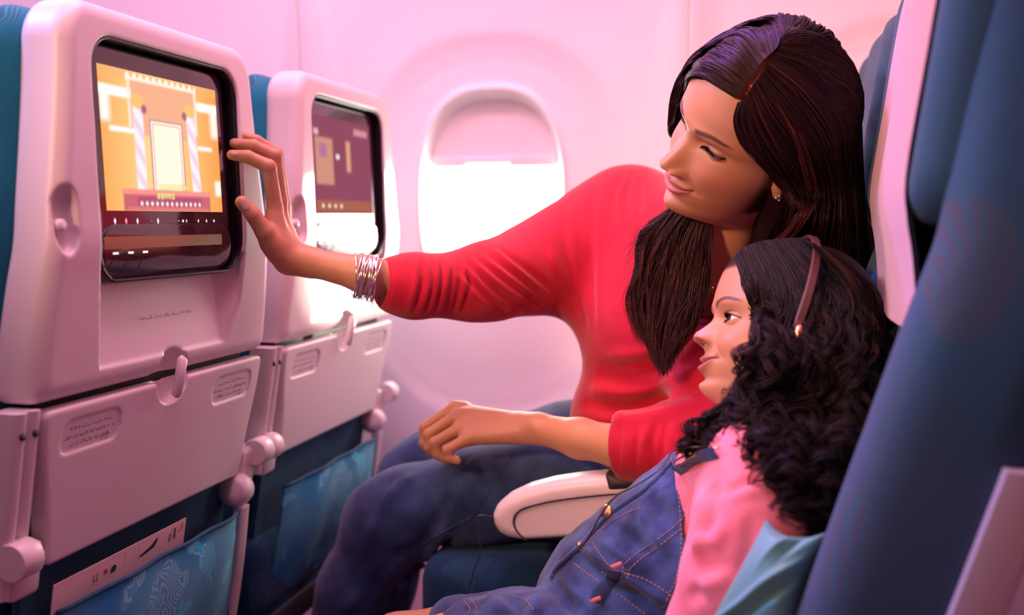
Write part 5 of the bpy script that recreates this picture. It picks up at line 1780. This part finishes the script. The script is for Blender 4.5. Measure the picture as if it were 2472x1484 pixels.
curl_rows = [
    [(1785, 632, None), (1806, 690, None), (1830, 745, None), (1846, 800, .985), (1832, 860, .975), (1805, 925, .975), (1760, 1000, .98), (1700, 1055, .985), (1645, 1085, .99)],
    [(1800, 615, None), (1836, 690, None), (1858, 770, None), (1868, 850, .965), (1850, 920, .955), (1815, 990, .96), (1765, 1045, .965), (1705, 1085, .975), (1660, 1100, .985)],
    [(1822, 605, None), (1868, 690, None), (1892, 790, None), (1897, 880, None), (1880, 960, None), (1855, 1030, .93), (1840, 1075, .915), (1850, 1130, .895), (1868, 1190, .885)],
    [(1850, 597, None), (1905, 680, None), (1938, 790, None), (1945, 890, None), (1932, 990, None), (1910, 1070, .92), (1902, 1140, .895), (1905, 1200, .885), (1900, 1262, .88)],
    [(1890, 593, None), (1955, 680, None), (1992, 790, None), (2000, 900, None), (1985, 1010, None), (1962, 1100, .92), (1942, 1180, .90), (1932, 1240, .89), (1930, 1285, .885)],
    [(1935, 593, None), (2008, 680, None), (2050, 790, None), (2062, 900, 1.00), (2048, 1010, .97), (2018, 1100, .94), (1988, 1190, .91), (1968, 1250, .90), (1958, 1290, .89)],
    [(1975, 596, 1.04), (2058, 680, 1.04), (2100, 790, 1.04), (2112, 900, 1.03), (2094, 1005, .99), (2056, 1100, .96), (2020, 1185, .93), (1992, 1250, .91), (1980, 1288, .90)],
    [(2005, 606, 1.07), (2085, 680, 1.07), (2126, 790, 1.07), (2138, 900, 1.06), (2118, 1000, 1.02), (2080, 1090, .99), (2042, 1175, .96), (2012, 1235, .94), (1998, 1270, .93)],
]
rk = np.random.default_rng(91)
def curls(rows, nclump, per, rng, m=64, amp=(.007, .013), turns=(3.5, 7), thick=.016, start=0.12, spread=.0017, r0=.00042):
    f, GG = guide_field(kg(rows), m)
    t = np.linspace(0, 1, m)
    all_c, cols = [], []
    u = (np.arange(nclump) + rng.uniform(0, 1, nclump)) / nclump
    base = f(u)
    for i in range(nclump):
        L = rng.uniform(.72, 1.0)
        idx = t * L * (m - 1); i0 = np.clip(idx.astype(int), 0, m - 2); fr = (idx - i0)[:, None]
        c = base[i][i0] * (1 - fr) + base[i][i0 + 1] * fr
        c = c - FWD * (rng.uniform(-1, .5) * thick * smooth(0, .3, t))[:, None]
        T = np.gradient(c, axis=0); T /= np.linalg.norm(T, axis=1)[:, None]
        A = np.cross(T, V([.3, .8, .2])); A /= np.linalg.norm(A, axis=1)[:, None]
        B = np.cross(T, A)
        a_ = rng.uniform(*amp) * smooth(start - .1, start + .45, t)
        w_ = rng.uniform(*turns) * 2 * pi * rng.choice([-1, 1])
        ph = rng.uniform(0, 6.28) + w_ * t ** 1.15
        ctr = c + (a_ * np.cos(ph))[:, None] * A + (a_ * np.sin(ph))[:, None] * B
        # the strands of a lock stay close together
        jit = rng.normal(size=(per, 1, 3)) * spread
        phs = rng.normal(size=(per, 1)) * 0.22
        k = (0.35 + 0.65 * np.sin(np.clip(t * 1.1, 0, 1) * pi) ** .5)[None, :, None]
        pc = c[None] + (a_[None] * np.cos(ph[None] + phs))[..., None] * A[None] + (a_[None] * np.sin(ph[None] + phs))[..., None] * B[None]
        all_c.append(pc + jit * k)
        cc = hair_col(1, (0.006, 0.003, 0.003), (0.014, 0.006, 0.005), (0.040, 0.016, 0.012), rng, (.55, .33, .12))[0]
        cols.append(cc * rng.uniform(.75, 1.25, (per, 1)))
    return strand_mesh(np.concatenate(all_c), r0, r0 * .35, np.concatenate(cols))
parts = [(KP, KF, V((0.008, 0.004, 0.004)))]
parts.append(curls(curl_rows, 240, 13, rk))
parts.append(curls(curl_rows, 60, 9, rk, amp=(.010, .018), turns=(3, 6), thick=.022, start=.3))
# loose curls by the cheek and over the shoulder
loose = [[(1815, 770, .985), (1812, 820, .965), (1790, 850, .955), (1782, 890, .955), (1800, 920, .955), (1815, 950, .955)],
         [(1835, 790, .975), (1828, 840, .955), (1806, 870, .95), (1800, 905, .95), (1818, 935, .95), (1830, 965, .95)]]
parts.append(curls(loose, 9, 8, rk, m=48, amp=(.004, .009), turns=(2, 3), thick=.006, start=.1, spread=.0012))
fall = [[(1770, 960, .975), (1700, 1000, .975), (1660, 1040, .975), (1655, 1080, .975), (1690, 1090, .975), (1730, 1095, .97)],
        [(1800, 980, .97), (1740, 1030, .97), (1700, 1070, .97), (1700, 1095, .97), (1740, 1098, .965), (1790, 1080, .96)],
        [(1880, 1050, .92), (1860, 1090, .905), (1862, 1120, .90), (1890, 1135, .90), (1905, 1150, .90), (1900, 1170, .90)]]
parts.append(curls(fall, 34, 8, rk, m=56, amp=(.005, .011), turns=(2, 4), thick=.010, start=.1, spread=.0014))
gp_, gf_, gc_ = join(*parts)
tag(obj('hair', mesh_data('hair', gp_, gf_, M_HAIRG, True, gc_), girl), kind='stuff')

# ---- headphones on the girl's head
M_HP = mat('headphone_band', (0.09, 0.032, 0.028), 0.45)
M_COPPER = mat('copper_joint', (0.75, 0.32, 0.18), 0.25, metal=1.0)
hpz = thing('headphones', tuple(L2W((-.01, .088, .08))), 'dark brown headphones worn over the curly hair of the girl', 'headphones', world_parts=True)
arc = []
for a in np.linspace(radians(-5), radians(185), 40):
    arc.append(L2W((.018 - .022 * max(0, sin(a)), .126 * cos(a), .090 + .131 * sin(a))))
arc = V(arc)
mb = MB()
ax_ = R_G[:, 0]
v = []
for i, p in enumerate(arc):
    T = nrm(arc[min(i + 1, 39)] - arc[max(i - 1, 0)]); nn = nrm(np.cross(T, ax_))
    for s_, o_ in ((-1, 0), (-.7, .0022), (.7, .0022), (1, 0), (.7, -.0022), (-.7, -.0022)):
        v.append(p + ax_ * .0048 * s_ + nn * o_)
f = grid_faces(40, 6).tolist() + [tuple(range(5, -1, -1)), tuple(range(234, 240))]
mb.add(v, f).build('headband', M_HP, hpz, True, auto=50)
for sg in (1, -1):
    c = L2W((.018, sg * .118, .048)); dr = R_G @ V([0, sg, 0])
    MB().lathe(c - dr * .018, dr, [(0.0, 0), (.030, 0.0), (.033, .006), (.031, .016), (.024, .022), (0.0, .023)], 32).build('ear_cup', M_DARK, hpz, True, auto=50)
    a, b = L2W((.018, sg * .129, .060)), L2W((.018, sg * .1275, .083))
    MB().tube([a, (a + b) / 2 + dr * .002, b], [.0035, .005, .0045], 12).build('joint', M_COPPER, hpz)
# its cord: from the ear cup down the overalls, over the armrest edge and down
cord = [at(1830, 1040, 1.0), at(1760, 1075, .985), hit(bvS, 1700, 1090, .012), hit(bvS, 1640, 1098, .008), at(1600, 1126, .985), at(1545, 1165, .99), at(1490, 1195, 1.0), at(1452, 1240, 1.01), at(1425, 1290, 1.02), at(1400, 1330, 1.03), at(1380, 1380, 1.06), at(1330, 1470, 1.12), at(1240, 1530, 1.2), at(1140, 1440, 1.235), at(1140, 1390, 1.238), at(1160, 1330, 1.24), at(1152, 1280, 1.24), at(1150, 1250, 1.24), at(1165, 1244, 1.243), at(1190, 1248, 1.256)]
MB().tube(catmull(cord, 160), 0.00095, 6).build('cord', mat('cord_black', (0.05, 0.03, 0.02), 0.4), hpz)
SEAT_ROT = radians(7.5)
SEAT_LOC = (0.122, 1.027, 0.0)
# ------------------------------------------------------------------ the row the two sit in
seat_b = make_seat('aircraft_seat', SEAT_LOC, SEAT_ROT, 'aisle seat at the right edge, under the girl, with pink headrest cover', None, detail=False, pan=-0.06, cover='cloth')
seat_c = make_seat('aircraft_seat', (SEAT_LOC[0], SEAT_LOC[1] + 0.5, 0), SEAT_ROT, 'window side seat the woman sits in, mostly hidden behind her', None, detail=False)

# armrest between the two seats
arm = thing('armrest', (-0.25, 1.278, 0.50), 'pale plastic armrest with dark pad between the woman and the girl', 'armrest', world_parts=True)
ya = 1.256
side = [(1900, 1140), (1560, 1143), (1460, 1147), (1390, 1153), (1330, 1162), (1270, 1178), (1222, 1200), (1196, 1222), (1186, 1245), (1190, 1270), (1204, 1290), (1226, 1301), (1262, 1307), (1400, 1299), (1560, 1290), (1900, 1280)]
poly = V([at(a, b, ya)[[0, 2]] for a, b in side])
def f_arm(X, Y, Z):
    d2 = d_poly2(X, Z, poly)
    d = d_ext(d2, Y, ya - 0.004, ya + 0.048, 0.016)
    pan = d_poly2(X, Z, V([at(a, b, ya)[[0, 2]] for a, b in [(1900, 1196), (1500, 1192), (1420, 1198), (1330, 1210), (1262, 1228), (1242, 1245), (1240, 1268), (1254, 1290), (1276, 1315), (1900, 1300)]]))
    return smax(d, -np.maximum(pan, Y - (ya - 0.0005)), 0.0010)
xs = poly[:, 0]; zs = poly[:, 1]
AP, AF = surface_nets(f_arm, (xs.min() - .01, ya - .012, zs.min() - .01), (xs.max() + .005, ya + .056, zs.max() + .01), 0.0024)
obj('arm_body', mesh_data('arm_body', relax(AP, AF, 1), AF, M_SHELL), arm)
def f_pad(X, Y, Z):
    d2 = d_poly2(X, Z, V([at(a, b, ya)[[0, 2]] for a, b in [(1900, 1136), (1560, 1139), (1461, 1144), (1459, 1190), (1560, 1186), (1900, 1182)]]))
    return d_ext(d2, Y, ya - 0.007, ya + 0.051, 0.014)
AP, AF = surface_nets(f_pad, (at(1459, 1190, ya)[0] - .006, ya - .014, zs.min()), (xs.max() + .005, ya + .058, zs.max() + .014), 0.0024)
obj('arm_pad', mesh_data('arm_pad', relax(AP, AF, 1), AF, M_DARK), arm)
_g = catmull([(1560, 1190), (1500, 1191), (1420, 1198), (1330, 1210), (1264, 1227), (1243, 1245), (1241, 1268), (1254, 1290), (1272, 1306)], 40)
MB().tube([at(a, b, ya - 0.0030) for a, b in _g], 0.0011, 6).build('arm_seam', M_DARK, arm)
MB().box((float(at(1700, 1210, 1.278)[0]) , 1.278, 0.60), (0.05, 0.03, 0.12), bevel=0.008).build('arm_support', M_DARK, arm)

# teal satin pillow wedged between the girl and the seat
n = 44
u, v = np.meshgrid(np.linspace(-1, 1, n), np.linspace(-1, 1, n), indexing='ij')
TL, TR, BL, BR = at(1850, 1250, .880), at(1996, 1284, .850), at(1690, 1560, .865), at(1925, 1580, .835)
a_, b_ = ((u + 1) / 2)[..., None], ((v + 1) / 2)[..., None]
flat = (BL * (1 - a_) + BR * a_) * (1 - b_) + (TL * (1 - a_) + TR * a_) * b_
en = nrm(np.cross(TR - TL, BL - TL))
if en @ (CAM - TL) < 0:
    en = -en
ex, ez = nrm(TR - TL), nrm(TL - BL)
flat = flat - ((1 - u ** 2) * 0.012 * v ** 5)[..., None] * ez - ((1 - v ** 2) * 0.008 * u ** 5)[..., None] * ex
th = 0.030 * (np.clip(1 - u ** 2, 0, 1) * np.clip(1 - v ** 2, 0, 1)) ** 0.42
fold = 0.004 * np.sin(3.2 * u + 2.2 * v) + 0.007 * np.exp(-((u + .25 - .6 * v) / .12) ** 2) * smooth(.1, 1, v) - 0.006 * np.exp(-((u - .15 - .5 * v) / .10) ** 2) * smooth(.1, 1, v) + 0.006 * np.exp(-((v + .15 - .7 * u) / .11) ** 2) - .006 * np.exp(-((v + .45 - .7 * u) / .11) ** 2)
def sidep(sg):
    return (flat + (sg * th + fold * (1 if sg > 0 else .3) * (th / .030) ** .5)[..., None] * en).reshape(-1, 3)
vp = np.vstack([sidep(1), sidep(-1)])
fq = grid_faces(n, n, False)
if np.cross(TR - TL, TL - BL) @ en > 0:
    fq = fq
else:
    fq = fq[:, ::-1]
pw = tag(obj('pillow', mesh_data('pillow', vp, np.vstack([fq, fq[:, ::-1] + n * n]), M_PILLOW)), 'shiny teal pillow tucked beside the girl against her seat', 'pillow')

# safety card standing in the pocket of the near front seat
M_CARD = mat('card_paper', (0.86, 0.58, 0.60), 0.6)
X0, Y0 = -0.655, 1.027
def card_p(y, zz, n=0.003):
    return on_back(y, zz, n) + V([X0, Y0, 0])
card = thing('safety_card', (X0 - .02, Y0 - .08, 0.45), 'pink printed safety card sticking out of the seat pocket', 'card', world_parts=True)
ys = np.linspace(-0.180, 0.062, 12)
zt = -0.352 + 0.0 * ys; zb = np.full(12, -0.50)
q = np.vstack([card_p(ys, zt, .0035), card_p(ys, zb, .0035), card_p(ys, zt, .0025), card_p(ys, zb, .0025)])
f = [(i, i + 1, 13 + i, 12 + i)[::-1] for i in range(11)] + [(24 + i, 25 + i, 37 + i, 36 + i) for i in range(11)] + [(i, i + 1, 25 + i, 24 + i) for i in range(11)] + [(0, 24, 36, 12), (11, 23, 47, 35)]
obj('sheet', mesh_data('sheet', q, f, M_CARD, False), card)
def mark(pts, color, name='pictogram'):
    m = mat('card_ink', color, 0.7)
    MB().add([card_p(a, b, .0042) for a, b in pts], [tuple(range(len(pts)))]).build(name, m, card, False)
navy = (0.012, 0.03, 0.08)
mark([(-.034, -.3705), (-.028, -.3725), (-.004, -.3685), (.002, -.3615), (.0, -.3585), (-.012, -.3655)], navy)
mark([(.026, -.372), (.028, -.372), (.0295, -.3625), (.0275, -.3625)], navy)
mark([(.036, -.371), (.040, -.371), (.040, -.358), (.036, -.358)], (0.18, 0.08, 0.12))
mark([(.0455, -.3655), (.048, -.3655), (.048, -.363), (.0455, -.363)], (0.7, 0.15, 0.02))
mark([(.0500, -.3655), (.0512, -.3655), (.0538, -.3555), (.0526, -.3555)], (0.55, 0.25, 0.05)); mark([(.0530, -.3555), (.0542, -.3555), (.0566, -.3655), (.0554, -.3655)], (0.55, 0.25, 0.05))
mark([(-.098, -.3685), (-.096, -.370), (-.092, -.3655), (-.094, -.364)], (0.6, 0.02, 0.05)); mark([(-.099, -.3655), (-.0975, -.364), (-.091, -.369), (-.0925, -.3705)], (0.6, 0.02, 0.05))
mark([(-.086, -.3725), (-.078, -.3725), (-.076, -.367), (-.080, -.364), (-.085, -.366)], navy)
for a in (-.116, -.110):
    mark([(a, -.3715), (a + .0012, -.3715), (a + .0012, -.364), (a, -.364)], (0.15, 0.04, 0.08))
mark([(-.1165, -.3725), (-.1085, -.3725), (-.1085, -.3713), (-.1165, -.3713)], (0.15, 0.04, 0.08))
for a in (-.062, -.036, .004, .031):
    mark([(a, -.3735), (a + .0005, -.3735), (a + .0005, -.3545), (a, -.3545)], (0.5, 0.16, 0.24), 'rule_line')
